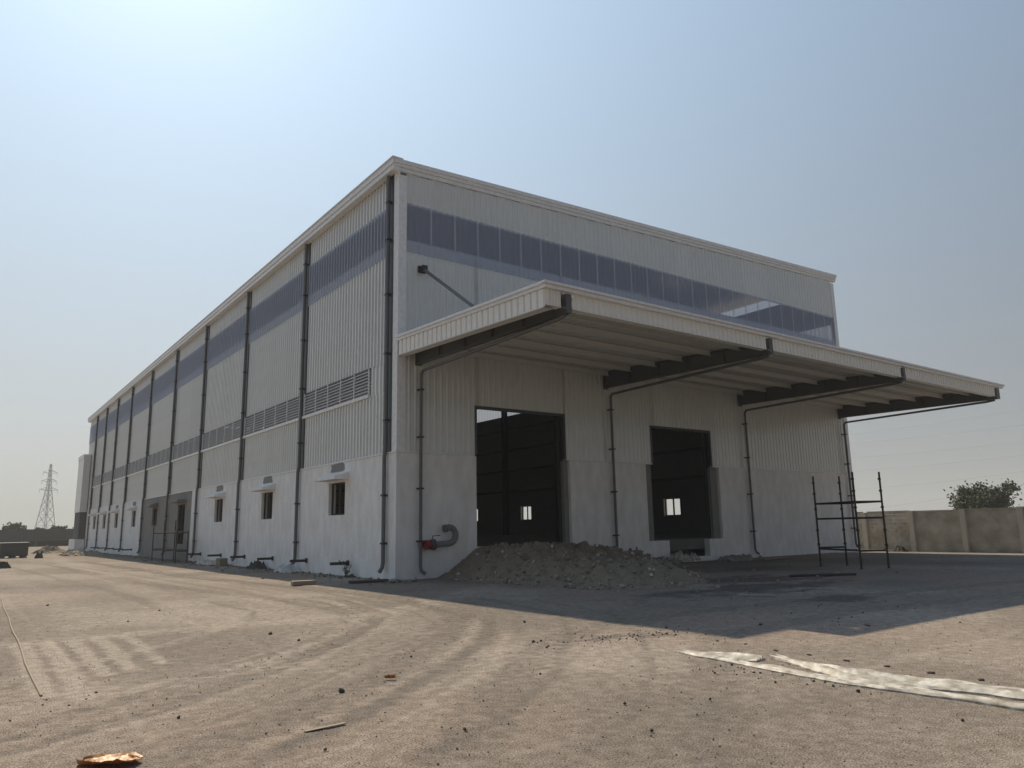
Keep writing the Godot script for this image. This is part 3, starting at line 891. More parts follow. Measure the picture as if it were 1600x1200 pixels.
func build_canopy(sheet: ArrayMesh):
	var D := 7.85          # depth of the canopy
	var X0 := -0.02
	var X1 := 27.35
	var slope := atan(0.033)
	# ribbed roof sheet, ribs running out from the wall
	var n := 28
	var rs := rib_mesh((X1 - X0 - 0.1) / n, 4, 0.03)
	for i in n:
		var o := put("canopy_roof_sheet", rs, mats.canopy_under, house, Vector3(X0 + 0.05 + i * (X1 - X0 - 0.1) / n, canopy_top(0) - 0.18, 0.06), Vector3(1, D - 0.12, 1))
		o.rotation.x = PI / 2 + slope
	# purlins along the building
	for z in [0.35, 1.6, 2.9, 4.2, 5.5, 6.7, 7.5]:
		var y := canopy_top(z) - 0.2
		for i in 3:
			var xa: float = RAFTERS[i] + 0.12
			var xb: float = RAFTERS[i + 1] - 0.12
			var st := begin()
			bx(st, Vector3(xa + 0.003, y - 0.225, z), Vector3(xb - 0.003, y - 0.02, z + 0.012))
			bx(st, Vector3(xa + 0.003, y - 0.225, z + 0.0125), Vector3(xb - 0.003, y - 0.213, z + 0.075))
			bx(st, Vector3(xa + 0.003, y - 0.032, z - 0.075), Vector3(xb - 0.003, y - 0.02, z - 0.0005))
			obj("purlin", st, mats.purlin, house)
	# tapered rafters with stiffeners and end plates
	for x in RAFTERS:
		var st := begin()
		var zt := [0.08, D - 0.1]
		var top := [canopy_top(0.08) - 0.21, canopy_top(D) - 0.30]
		var bot := [7.12, 7.03]
		var fl := 0.11
		for s in [-1.0, 1.0]:
			q4(st, Vector3(x + s * 0.006, bot[0], zt[0]), Vector3(x + s * 0.006, bot[1], zt[1]), Vector3(x + s * 0.006, top[1], zt[1]), Vector3(x + s * 0.006, top[0], zt[0]), Vector3(s, 0, 0))
		for e in [[top, 0.0, 0.014], [bot, -0.014, 0.0]]:
			var y = e[0]
			var P := []
			for q in [[-fl, 0, e[1]], [fl, 0, e[1]], [fl, 1, e[1]], [-fl, 1, e[1]], [-fl, 0, e[2]], [fl, 0, e[2]], [fl, 1, e[2]], [-fl, 1, e[2]]]:
				P.append(Vector3(x + q[0], y[q[1]] + q[2], zt[q[1]]))
			q4(st, P[0], P[1], P[2], P[3], Vector3.DOWN); q4(st, P[4], P[5], P[6], P[7], Vector3.UP)
			q4(st, P[0], P[3], P[7], P[4], Vector3.LEFT); q4(st, P[1], P[2], P[6], P[5], Vector3.RIGHT)
			q4(st, P[3], P[2], P[6], P[7], Vector3.BACK)
		var rf := obj("canopy_rafter", st, mats.rafter, house)
		for z in [1.5, 3.0, 4.5, 6.0]:
			var k: float = (z - zt[0]) / (zt[1] - zt[0])
			var sf := begin()
			bx(sf, Vector3(x - 0.1, lerpf(bot[0], bot[1], k) + 0.003, z), Vector3(x - 0.0065, lerpf(top[0], top[1], k) - 0.003, z + 0.012))
			bx(sf, Vector3(x + 0.0065, lerpf(bot[0], bot[1], k) + 0.003, z), Vector3(x + 0.1, lerpf(top[0], top[1], k) - 0.003, z + 0.012))
			obj("web_stiffener", sf, mats.rafter, rf)
		var ep := begin()
		bx(ep, Vector3(x - 0.09, 7.02, D - 0.095), Vector3(x + 0.09, 7.53, D + 0.03))
		bx(ep, Vector3(x - 0.24, 7.08, D - 0.05), Vector3(x - 0.112, 7.14, D + 0.06))
		obj("end_plate", ep, mats.rafter, rf)
		var wp := begin()
		bx(wp, Vector3(x - 0.13, 7.05, 0.052), Vector3(x + 0.13, 7.84, 0.078))
		obj("wall_plate", wp, mats.rafter, rf)
	# fascia: ribbed panels, front and sides
	var fh := 0.40
	var fs := rib_mesh(1.0, 5, 0.035)
	for i in 4:
		var xa: float = X0 if i == 0 else RAFTERS[i - 1] + 0.14
		var xb: float = RAFTERS[i] - (0.26 if i < 3 else 0.26)
		if xb - xa < 0.2: continue
		var cnt := maxi(1, int(round((xb - xa) / 1.1)))
		var w := (xb - xa) / cnt
		for k in cnt: put("fascia_sheet", fs, mats.fascia, house, Vector3(xa + k * w, 7.15, D), Vector3(w, fh, 1))
		var rt := begin()
		bx(rt, Vector3(xa, 7.12, D - 0.20), Vector3(xb, 7.145, D + 0.035))
		obj("fascia_return", rt, mats.fascia, house)
	for sd in 2:
		var x := X0 if sd == 0 else X1
		var sg := 1.0 if sd == 0 else -1.0
		var cnt := 7
		var w := (D - 0.1) / cnt
		for k in cnt:
			# ribbed sheets cut to the fall of the roof
			var st := begin()
			var ribs := 4
			for q in ribs:
				var p := w / ribs
				var zq := 0.1 + k * w + q * p
				var prof := [[0.0, 0.0], [p * 0.14, 0.0], [p * 0.24, 0.04], [p * 0.90, 0.04], [p, 0.0]]
				for e in prof.size() - 1:
					var za: float = zq + prof[e][0]
					var zb: float = zq + prof[e + 1][0]
					var xa: float = x - sg * prof[e][1]
					var xb: float = x - sg * prof[e + 1][1]
					q4(st, Vector3(xa, canopy_top(za) - 0.64, za), Vector3(xb, canopy_top(zb) - 0.64, zb), Vector3(xb, canopy_top(zb) - 0.17, zb), Vector3(xa, canopy_top(za) - 0.17, za), Vector3(-sg, 0, 0))
			obj("fascia_sheet", st, mats.fascia, house)
		var rt := begin()
		for yy in [-0.665, -0.643]:
			q4(rt, Vector3(x - sg * 0.042, canopy_top(0.08) + yy, 0.08), Vector3(x - sg * 0.042, canopy_top(D) + yy, D - 0.02), Vector3(x + sg * 0.26, canopy_top(D) + yy, D - 0.02), Vector3(x + sg * 0.26, canopy_top(0.08) + yy, 0.08), Vector3.UP if yy > -0.65 else Vector3.DOWN)
		q4(rt, Vector3(x - sg * 0.042, canopy_top(0.08) - 0.665, 0.08), Vector3(x - sg * 0.042, canopy_top(D) - 0.665, D - 0.02), Vector3(x - sg * 0.042, canopy_top(D) - 0.643, D - 0.02), Vector3(x - sg * 0.042, canopy_top(0.08) - 0.643, 0.08), Vector3(-sg, 0, 0))
		obj("fascia_return", rt, mats.fascia, house)
	# cap and gutter round the edge, stepped
	var gt := begin()
	for pr in [[-0.165, -0.07, 0.09], [-0.067, 0.0, 0.15]]:
		bx(gt, Vector3(X0 - pr[2], canopy_top(D) + pr[0], D - 0.02), Vector3(X1 + pr[2] + 0.08, canopy_top(D) + pr[1], D + 0.03 + pr[2]))
	obj("canopy_gutter", gt, mats.trim, house)
	for sd in 2:
		var x := X0 if sd == 0 else X1
		var sg := -1.0 if sd == 0 else 1.0
		var cp := begin()
		for pr in [[-0.165, -0.07, 0.075], [-0.067, 0.01, 0.12]]:
			var P := []
			for q in [[0.07, 0], [D - 0.022, 0], [D - 0.022, 1], [0.07, 1]]: P.append(Vector3(x, canopy_top(q[0]) + pr[q[1]], q[0]))
			var outv := Vector3(sg * pr[2], 0, 0)
			var inv := Vector3(-sg * 0.22, 0, 0)
			q4(cp, P[0] + outv, P[1] + outv, P[2] + outv, P[3] + outv, outv); q4(cp, P[0] + inv, P[1] + inv, P[2] + inv, P[3] + inv, inv)
			q4(cp, P[3] + outv, P[2] + outv, P[2] + inv, P[3] + inv, Vector3.UP); q4(cp, P[0] + outv, P[1] + outv, P[1] + inv, P[0] + inv, Vector3.DOWN)
			q4(cp, P[1] + outv, P[2] + outv, P[2] + inv, P[1] + inv, Vector3.BACK); q4(cp, P[0] + outv, P[3] + outv, P[3] + inv, P[0] + inv, Vector3.FORWARD)
		obj("canopy_cap", cp, mats.trim, house)
	# drain pipes under the rafters and down the wall
	var clamp_st := begin()
	bx(clamp_st, Vector3(-0.08, -0.025, -0.15), Vector3(0.08, 0.025, 0.08))
	bx(clamp_st, Vector3(-0.13, -0.02, -0.04), Vector3(-0.08, 0.02, 0.0))
	var clamp_m := clamp_st.commit()
	for x in RAFTERS:
		var st := begin()
		var px: float = x + (0.10 if x > 1 else 0.02)
		var zp := 0.21
		tube(st, [Vector3(px, 7.0, D - 0.15), Vector3(px, 6.96, D - 0.5), Vector3(px, 6.84, zp + 0.1), Vector3(px, 6.72, zp), Vector3(px, 0.42, zp), Vector3(px + 0.02, 0.26, zp + 0.03), Vector3(px + 0.12, 0.16, zp + 0.12)], 0.055, 10)
		var dp := obj("canopy_drainpipe", st, mats.pipe, house)
		for y in [1.2, 2.9, 4.6, 6.2]: put("pipe_clamp", clamp_m, mats.clamp, dp, Vector3(px, y, zp))
	# tie rod over the corner of the canopy roof
	var tr := begin()
	tube(tr, [Vector3(0.87, 10.5, 0.16), Vector3(0.87, 7.85, 4.0)], 0.06, 8)
	var rod := obj("tie_rod", tr, mats.pipe, house)
	var br := begin()
	bx(br, Vector3(0.72, 10.38, 0.04), Vector3(1.02, 10.62, 0.08))
	bx(br, Vector3(0.78, 10.40, 0.08), Vector3(0.96, 10.60, 0.30))
	obj("rod_bracket", br, mats.clamp, rod)

# ------------------------------------------------------------------ annex and boundary walls
func build_annex():
	var a := thing("annex", "tall narrow white annex block standing out at the far end of the warehouse", "annex")
	var st := begin()
	bx(st, Vector3(-0.75, 3.9, -70.0), Vector3(-0.13, 9.3, -66.2))
	obj("upper_wall", st, mats.trim, a)
	st = begin()
	bx(st, Vector3(-0.80, 9.303, -70.05), Vector3(-0.13, 9.75, -66.1))
	obj("parapet", st, mats.trim, a)
	st = begin()
	bx(st, Vector3(-0.70, 1.2, -69.9), Vector3(-0.13, 3.897, -66.25))
	obj("shutter", st, mats.far_wall, a)
	st = begin()
	bx(st, Vector3(-1.0, -0.1, -70.2), Vector3(-0.13, 1.197, -65.9))
	obj("base_wall", st, mats.white_plaster, a)

func build_boundary_walls():
	var a := thing("boundary_wall", "weathered grey-brown cement boundary wall beside the warehouse, with projecting piers", "wall", Vector3(34, 0, 0))
	# piers every 2.85 m; panels between them
	var z := -8.6
	var i := 0
	while z < 16.0:
		var st := begin()
		var g := -0.45
		bx(st, Vector3(-0.24, g, z - 0.13), Vector3(0.12, 2.06 + (z + 3) * 0.012, z + 0.13))
		obj("pier", st, mats.pier, a)
		var pn := begin()
		if z < -2.0:
			# unplastered courses of blocks
			var c := 0
			var y := g
			while y < 1.95:
				var off := 0.0 if c % 2 == 0 else 0.28
				var zz := z + 0.135 - off
				while zz < z + 2.71:
					var za := maxf(zz, z + 0.135)
					var zb := minf(zz + 0.56, z + 2.715)
					if zb - za > 0.05:
						var bl := begin()
						bx(bl, Vector3(-0.02 + rng.randf_range(-0.006, 0.006), y, za), Vector3(0.1, y + 0.208, zb - 0.008))
						obj("block", bl, mats.wall_cement, a)
					zz += 0.57
				y += 0.215
				c += 1
		else:
			bx(pn, Vector3(-0.03, g, z + 0.132), Vector3(0.1, 2.0 + (z + 3) * 0.012, z + 2.718))
			obj("panel", pn, mats.wall_cement, a)
			var cp := begin()
			bx(cp, Vector3(-0.075, 2.003 + (z + 3) * 0.012, z + 0.132), Vector3(0.12, 2.06 + (z + 3) * 0.012, z + 2.718))
			obj("coping", cp, mats.wall_cement, a)
		z += 2.85
		i += 1
	var b := thing("boundary_wall", "dark far boundary wall with reddish base, behind the grey tank", "wall", Vector3(0, 0, -117))
	var x := -60.0
	while x < 60.0:
		var st := begin()
		bx(st, Vector3(x + 0.21, 0.85, -0.1), Vector3(x + 5.79, 2.62, 0.1))
		obj("panel", st, mats.far_wall, b)
		st = begin()
		bx(st, Vector3(x + 0.21, -0.1, -0.14), Vector3(x + 5.79, 0.847, 0.14))
		obj("base_panel", st, mats.red_base, b)
		st = begin()
		bx(st, Vector3(x - 0.2, -0.1, -0.2), Vector3(x + 0.2, 2.68, 0.2))
		obj("pier", st, mats.far_wall, b)
		x += 6.0

# ------------------------------------------------------------------ rubble ramp
func mound_h(x: float, z: float) -> float:
	var hx := [[0.6, 0.0], [1.3, 0.02], [2.0, 0.22], [3.05, 0.99], [4.0, 1.06], [7.3, 1.03], [8.46, 0.84], [9.6, 0.52], [11.1, 0.24], [12.2, 0.08], [13.2, 0.0]]
	var H := 0.0
	for i in hx.size() - 1:
		if x >= hx[i][0] and x <= hx[i + 1][0]:
			H = lerpf(hx[i][1], hx[i + 1][1], (x - hx[i][0]) / (hx[i + 1][0] - hx[i][0]))
	var zf := 9.2 if x < 5 else lerpf(9.2, 2.0, clampf((x - 5) / 5.5, 0, 1))
	var t := clampf(z / zf, 0, 1)
	var f := pow(1.0 - t, 0.85) * (1.0 - smoothstep(0.75, 1.0, t))
	return H * f

func mound_y(x: float, z: float) -> float:
	var h := mound_h(x, z)
	var k := clampf(h * 5.0, 0, 1)
	var lump := absf(noise_b.get_noise_2d(x * 0.9 + 5, z * 0.9)) * 0.42 + noise_c.get_noise_2d(x * 0.8, z * 0.8) * 0.14 + noise_c.get_noise_2d(x * 2.3 + 9, z * 2.3) * 0.07
	return -0.06 + h * 0.97 + k * lump * (0.35 + 0.65 * smoothstep(0.3, 2.0, z))

func build_mound():
	var st := begin()
	var s := 0.09
	var nx := int(14.2 / s)
	var nz := int(9.9 / s)
	for j in nz + 1:
		for i in nx + 1:
			var x := 0.4 + i * s
			var z := 0.065 + j * s
			st.add_vertex(Vector3(x, mound_y(x, z), z))
	for j in nz:
		for i in nx:
			var a := j * (nx + 1) + i
			for k in [a, a + 1, a + nx + 2, a, a + nx + 2, a + nx + 1]: st.add_index(k)
	st.generate_normals()
	tag(obj("rubble_ramp", st, mats.mound), "heap of dark earth and rubble ramped up to the first dock door", "rubble", "", "stuff")
	# loose clods on the heap: one multimesh of small ones, and larger stones one by one
	var mm := MultiMesh.new()
	mm.transform_format = MultiMesh.TRANSFORM_3D
	mm.use_colors = true
	mm.mesh = rock_mesh(101, 0.35)
	var list := []
	while list.size() < 2600:
		var x := rng.randf_range(0.7, 14.0)
		var z := rng.randf_range(0.2, 10.2)
		if mound_h(x, z) < 0.02 and rng.randf() > 0.03: continue
		var sz := 0.018 + 0.075 * pow(rng.randf(), 3.2)
		list.append(Transform3D(Basis.from_euler(Vector3(rng.randf() * 6, rng.randf() * 6, rng.randf() * 6)).scaled(Vector3.ONE * sz), Vector3(x, maxf(mound_y(x, z), 0.0) + sz * 0.3, z)))
	mm.instance_count = list.size()
	for i in list.size(): 
		mm.set_instance_transform(i, list[i])
		var tn := 0.55 + 0.55 * rng.randf() + (0.7 if rng.randf() < 0.07 else 0.0)
		mm.set_instance_color(i, Color(0.34 * tn, 0.29 * tn, 0.23 * tn))
	var mi := MultiMeshInstance3D.new()
	mi.multimesh = mm
	mi.material_override = mats.rubble
	mi.name = "rubble_gravel"
	add_child(mi)
	tag(mi, "small broken stones and clods scattered over the rubble heap", "gravel", "", "stuff")
	var rocks := []
	for k in 4: rocks.append(rock_mesh(110 + k, 0.4))
	var big := 0
	while big < 28:
		var x := rng.randf_range(1.2, 12.0)
		var z := rng.randf_range(0.8, 9.2)
		if mound_h(x, z) < 0.04: continue
		var sz := 0.09 + 0.10 * rng.randf() * rng.randf()
		var pale := rng.randf() < 0.16
		var o := put("rubble_stone", rocks[big % 4], mats.pale_stone if pale else mats.stone, null, Vector3(x, mound_y(x, z) + sz * 0.25, z), Vector3(sz, sz * 0.8, sz), rng.randf() * 6)
		tag(o, "pale broken stone lying on the dark rubble heap" if pale else "brown broken stone lying on the dark rubble heap", "stone", "pale stones on the rubble heap" if pale else "brown stones on the rubble heap")
		big += 1

func rock_mesh(seed_: int, rough: float) -> ArrayMesh:
	# an angular stone of about 1 m radius: a bumped icosphere with flat faces
	var g := RandomNumberGenerator.new()
	g.seed = seed_
	var t := (1.0 + sqrt(5.0)) / 2.0
	var v := [Vector3(-1, t, 0), Vector3(1, t, 0), Vector3(-1, -t, 0), Vector3(1, -t, 0), Vector3(0, -1, t), Vector3(0, 1, t), Vector3(0, -1, -t), Vector3(0, 1, -t), Vector3(t, 0, -1), Vector3(t, 0, 1), Vector3(-t, 0, -1), Vector3(-t, 0, 1)]
	var f := [[0, 11, 5], [0, 5, 1], [0, 1, 7], [0, 7, 10], [0, 10, 11], [1, 5, 9], [5, 11, 4], [11, 10, 2], [10, 7, 6], [7, 1, 8], [3, 9, 4], [3, 4, 2], [3, 2, 6], [3, 6, 8], [3, 8, 9], [4, 9, 5], [2, 4, 11], [6, 2, 10], [8, 6, 7], [9, 8, 1]]
	for i in v.size(): v[i] = v[i].normalized() * (1.0 - rough * g.randf()) * Vector3(1.0, 0.75, 0.9)
	var st := begin()
	for q in f:
		var a: Vector3 = v[q[0]]; var b: Vector3 = v[q[1]]; var c: Vector3 = v[q[2]]
		var m := (a + b + c) / 3 * (1.0 + rough * 0.5 * g.randf())
		t3(st, a, b, m, m); t3(st, b, c, m, m); t3(st, c, a, m, m)
	return st.commit()

# ------------------------------------------------------------------ trees
func build_tree(called: String, label: String, at: Vector3, height: float, width: float, leaves: int, leaf: float, base: Color, seed_: int, group := ""):
	var g := RandomNumberGenerator.new()
	g.seed = seed_
	var t := thing(called, label, "tree", at, 0.0, group)
	var tk := begin()
	var fork := height * 0.34
	tube(tk, [Vector3(0, -0.4, 0), Vector3(0.05, fork * 0.5, 0.03), Vector3(0.02, fork, 0)], width * 0.045, 8, width * 0.032)
	var ends := []
	var limbs := 8
	for k in limbs:
		var a := TAU * k / limbs + g.randf_range(-0.3, 0.3)
		var reach := width * g.randf_range(0.22, 0.44)
		var up := height * g.randf_range(0.45, 0.86)
		var e := Vector3(cos(a) * reach, up, sin(a) * reach)
		var m := Vector3(cos(a) * reach * 0.45, lerpf(fork, up, 0.55), sin(a) * reach * 0.45)
		tube(tk, [Vector3(0.02, fork * 0.95, 0), m, e], width * 0.022, 6, width * 0.006)
		ends.append(e)
		ends.append(m.lerp(e, 0.6) + Vector3(g.randf_range(-1, 1), g.randf_range(0, 1), g.randf_range(-1, 1)) * width * 0.1)
	obj("trunk", tk, mats.bark, t)
	# clumps of leaves round the limb ends
	var clumps := []
	for e in ends:
		clumps.append([e, width * g.randf_range(0.13, 0.20)])
		for k in 2: clumps.append([e + Vector3(g.randf_range(-1, 1), g.randf_range(-0.4, 0.8), g.randf_range(-1, 1)) * width * 0.13, width * g.randf_range(0.08, 0.15)])
	for k in 44:
		var d := Vector3(g.randfn(), g.randfn(), g.randfn()).normalized() * pow(g.randf(), 0.4)
		clumps.append([Vector3(d.x * width * 0.40, height * 0.62 + d.y * height * 0.32, d.z * width * 0.40), width * g.randf_range(0.09, 0.15)])
	var st := begin()
	for i in leaves:
		var c = clumps[g.randi() % clumps.size()]
		var d := Vector3(g.randfn(), g.randfn() * 0.75, g.randfn()) * 0.55
		var p: Vector3 = c[0] + d * c[1]
		var v := g.randf_range(0.7, 1.3)
		var col := Color(base.r * v * g.randf_range(0.9, 1.15), base.g * v, base.b * v)
		var n := Vector3(g.randfn(), g.randfn() + 0.5, g.randfn()).normalized()
		var s := n.cross(Vector3(g.randfn(), g.randfn(), g.randfn())).normalized()
		var w := n.cross(s)
		var l := leaf * g.randf_range(0.7, 1.4)
		for q in [[-0.5, 0], [0, 0.32], [0.5, 0], [-0.5, 0], [0.5, 0], [0, -0.32]]:
			st.set_color(col)
			st.set_normal(n)
			st.add_vertex(p + s * q[0] * l + w * q[1] * l)
	obj("crown", st, mats.leaf, t)

func build_trees():
	build_tree("round_tree", "leafy green tree with open spreading crown rising above the cement boundary wall", Vector3(65.7, -0.3, -8.9), 4.85, 5.1, 11000, 0.25, Color(0.075, 0.090, 0.042), 5)
	# trees beyond the far wall
	var far := [[-0.6, -156, 3.4, 4.6, 0], [7.4, -158, 2.9, 3.4, 1], [12.0, -160, 3.2, 4.6, 2], [4.6, -163, 2.6, 2.6, 3], [15.5, -155, 4.2, 5.0, 4]]
	var lab := ["rounded dark tree standing alone above the far wall, beyond the tank", "small pale hazy tree above the far wall beside the pylon foot", "bushy dark tree above the far wall near the annex", "low hazy shrub-like tree at the foot of the pylon above the far wall", "tall dark tree partly hidden behind the white annex"]
	for f in far:
		build_tree("distant_tree", lab[f[4]], Vector3(f[0], -0.2, f[1]), f[2] + 1.0, f[3], 1600, 0.5, Color(0.05, 0.06, 0.034), 30 + f[4], "trees beyond the far boundary wall")

# ------------------------------------------------------------------ pylon and wires
func build_pylon():
	var p := thing("power_pylon", "tall pale steel lattice pylon standing far off in haze", "pylon", Vector3(40.6, 0, -547), 0.6)
	var H := 47.0
	var half := func(y: float) -> float: return lerpf(4.6, 1.0, clampf(y / 32.0, 0, 1)) if y < 32 else lerpf(1.0, 0.35, (y - 32) / (H - 32))
	var cn := [Vector2(-1, -1), Vector2(1, -1), Vector2(1, 1), Vector2(-1, 1)]
	var P := func(k: int, y: float) -> Vector3: return Vector3(cn[k].x * half.call(y), y, cn[k].y * half.call(y))
	for k in 4:
		var st := begin()
		bar(st, P.call(k, 0.0), P.call(k, 32.0), 0.34, 0.34)
		bar(st, P.call(k, 32.0), P.call(k, H), 0.28, 0.28)
		obj("leg", st, mats.lattice, p)
	var ys := [0.0, 8.0, 15.0, 20.5, 25.0, 28.7, 32.0, 35.0, 38.0, 41.0, 44.0, 47.0]
	var br := begin()
	for i in ys.size() - 1:
		for k in 4:
			var k2 := (k + 1) % 4
			bar(br, P.call(k, ys[i]), P.call(k2, ys[i + 1]), 0.16, 0.16)
			bar(br, P.call(k2, ys[i]), P.call(k, ys[i + 1]), 0.16, 0.16)
			bar(br, P.call(k, ys[i + 1]), P.call(k2, ys[i + 1]), 0.15, 0.15)
	obj("bracing", br, mats.lattice, p)
	for a in [[30.0, 6.4], [35.5, 5.4], [41.0, 5.0]]:
		for s in [-1.0, 1.0]:
			var st := begin()
			var tip := Vector3(s * a[1], a[0] + 0.8, 0)
			for z in [-1.0, 1.0]:
				bar(st, Vector3(s * half.call(a[0]), a[0], z * half.call(a[0])), tip, 0.2, 0.2)
				bar(st, Vector3(s * half.call(a[0] + 2), a[0] + 2.2, z * half.call(a[0] + 2)), tip, 0.18, 0.18)
			bar(st, tip, tip + Vector3(0, -2.4, 0), 0.16, 0.16)
			obj("cross_arm", st, mats.lattice, p)

func build_wires():
	var ends := [[Vector3(238.7, 30.9, -114.2), Vector3(181.6, 25.5, -43.8)], [Vector3(238.0, 27.7, -115.5), Vector3(182.0, 22.1, -44.3)], [Vector3(241.6, 23.1, -113.9), Vector3(182.3, 18.4, -44.9)], [Vector3(241.5, 18.5, -115.0), Vector3(182.6, 15.4, -45.4)], [Vector3(251.1, 12.9, -109.2), Vector3(183.0, 11.8, -46.0)], [Vector3(242.1, 5.1, -117.7), Vector3(183.3, 8.7, -46.5)]]
	var which := ["topmost", "second from top", "third from top", "fourth from top", "fifth from top", "lowest"]
	for i in ends.size():
		var a: Vector3 = ends[i][0]
		var b: Vector3 = ends[i][1]
		var pts := []
		for k in 25:
			var t := lerpf(-0.8, 1.9, k / 24.0)
			var q := a.lerp(b, t)
			q.y += 1.1 * t * (t - 1.0)
			pts.append(q)
		var st := begin()
		tube(st, pts, 0.024, 5)
		var o := obj("power_line", st, mats.cable)
		tag(o, "thin faint overhead cable above the cement boundary wall, %s of the six" % which[i], "cable", "overhead cables beyond the boundary wall")

# ------------------------------------------------------------------ things on the yard
func crumpled(w: float, l: float, h: float, seed_: int, nx := 14, nz := 20) -> ArrayMesh:
	# a crumpled sheet of some thickness lying on the ground, irregular outline
	var n := FastNoiseLite.new()
	n.seed = seed_
	n.frequency = 0.75
	n.fractal_octaves = 3
	var top := []
	for j in nz + 1:
		var row := []
		for i in nx + 1:
			var u := float(i) / nx * 2 - 1
			var v := float(j) / nz * 2 - 1
			var x := u * w / 2 * (1.0 + 0.35 * n.get_noise_2d(v * l * 2.0, 7.0 + signf(u)))
			var z := v * l / 2 * (1.0 + 0.25 * n.get_noise_2d(u * w * 2.0, 17.0 + signf(v)))
			var edge := 1.0 - pow(maxf(absf(u), absf(v)), 4.0)
			row.append(Vector3(x, 0.012 + h * edge * (0.25 + 0.75 * absf(n.get_noise_2d(x * 2.2 / maxf(w, 0.3), z * 2.2 / maxf(w, 0.3)) * 1.8)), z))
		top.append(row)
	var st := begin()
	for j in nz:
		for i in nx:
			q4(st, top[j][i], top[j][i + 1], top[j + 1][i + 1], top[j + 1][i], Vector3.UP)
	var rim := []
	for i in nx + 1: rim.append(top[0][i])
	for j in range(1, nz + 1): rim.append(top[j][nx])
	for i in range(nx - 1, -1, -1): rim.append(top[nz][i])
	for j in range(nz - 1, 0, -1): rim.append(top[j][0])
	for k in rim.size():
		var a: Vector3 = rim[k]; var b: Vector3 = rim[(k + 1) % rim.size()]
		q4(st, a, b, Vector3(b.x, -0.02, b.z), Vector3(a.x, -0.02, a.z), Vector3((a.x + b.x), 0, (a.z + b.z)))
	return st.commit()

func curled(l: float, w: float, h: float, seed_: int) -> ArrayMesh:
	# a stiff wrapper curled up along both long edges, torn at the ends
	var n := FastNoiseLite.new()
	n.seed = seed_
	n.frequency = 1.1
	var top := []
	var nu := 16
	var nv := 9
	for j in nv + 1:
		var row := []
		for i in nu + 1:
			var u := float(i) / nu * 2 - 1
			var v := float(j) / nv * 2 - 1
			var half := w / 2 * (1.0 - 0.55 * pow(absf(u), 2.5)) * (1.0 + 0.25 * n.get_noise_2d(u * 2.0, 9.0 + signf(v)))
			var x := u * l / 2 * (1.0 + 0.12 * n.get_noise_2d(v * 2.5, 20.0 + signf(u)))
			var lift := h * pow(absf(v), 1.6) * (0.65 + 0.55 * n.get_noise_2d(u * 1.6 + 3.0, v * 1.2)) * (1.15 if v > 0 else 0.7)
			row.append(Vector3(x, 0.012 + lift + h * 0.22 * absf(n.get_noise_2d(u * 3.2, v * 3.0)), v * half))
		top.append(row)
	var st := begin()
	var drop := Vector3(0, -0.006, 0)
	for j in nv:
		for i in nu:
			q4(st, top[j][i], top[j][i + 1], top[j + 1][i + 1], top[j + 1][i], Vector3.UP)
			q4(st, top[j][i] + drop, top[j][i + 1] + drop, top[j + 1][i + 1] + drop, top[j + 1][i] + drop, Vector3.DOWN)
	for i in nu:
		for j in [0, nv]: q4(st, top[j][i], top[j][i + 1], top[j][i + 1] + drop, top[j][i] + drop, Vector3(0, 0, 1 if j > 0 else -1))
	for j in nv:
		for i in [0, nu]: q4(st, top[j][i], top[j + 1][i], top[j + 1][i] + drop, top[j][i] + drop, Vector3(1 if i > 0 else -1, 0, 0))
	return st.commit()

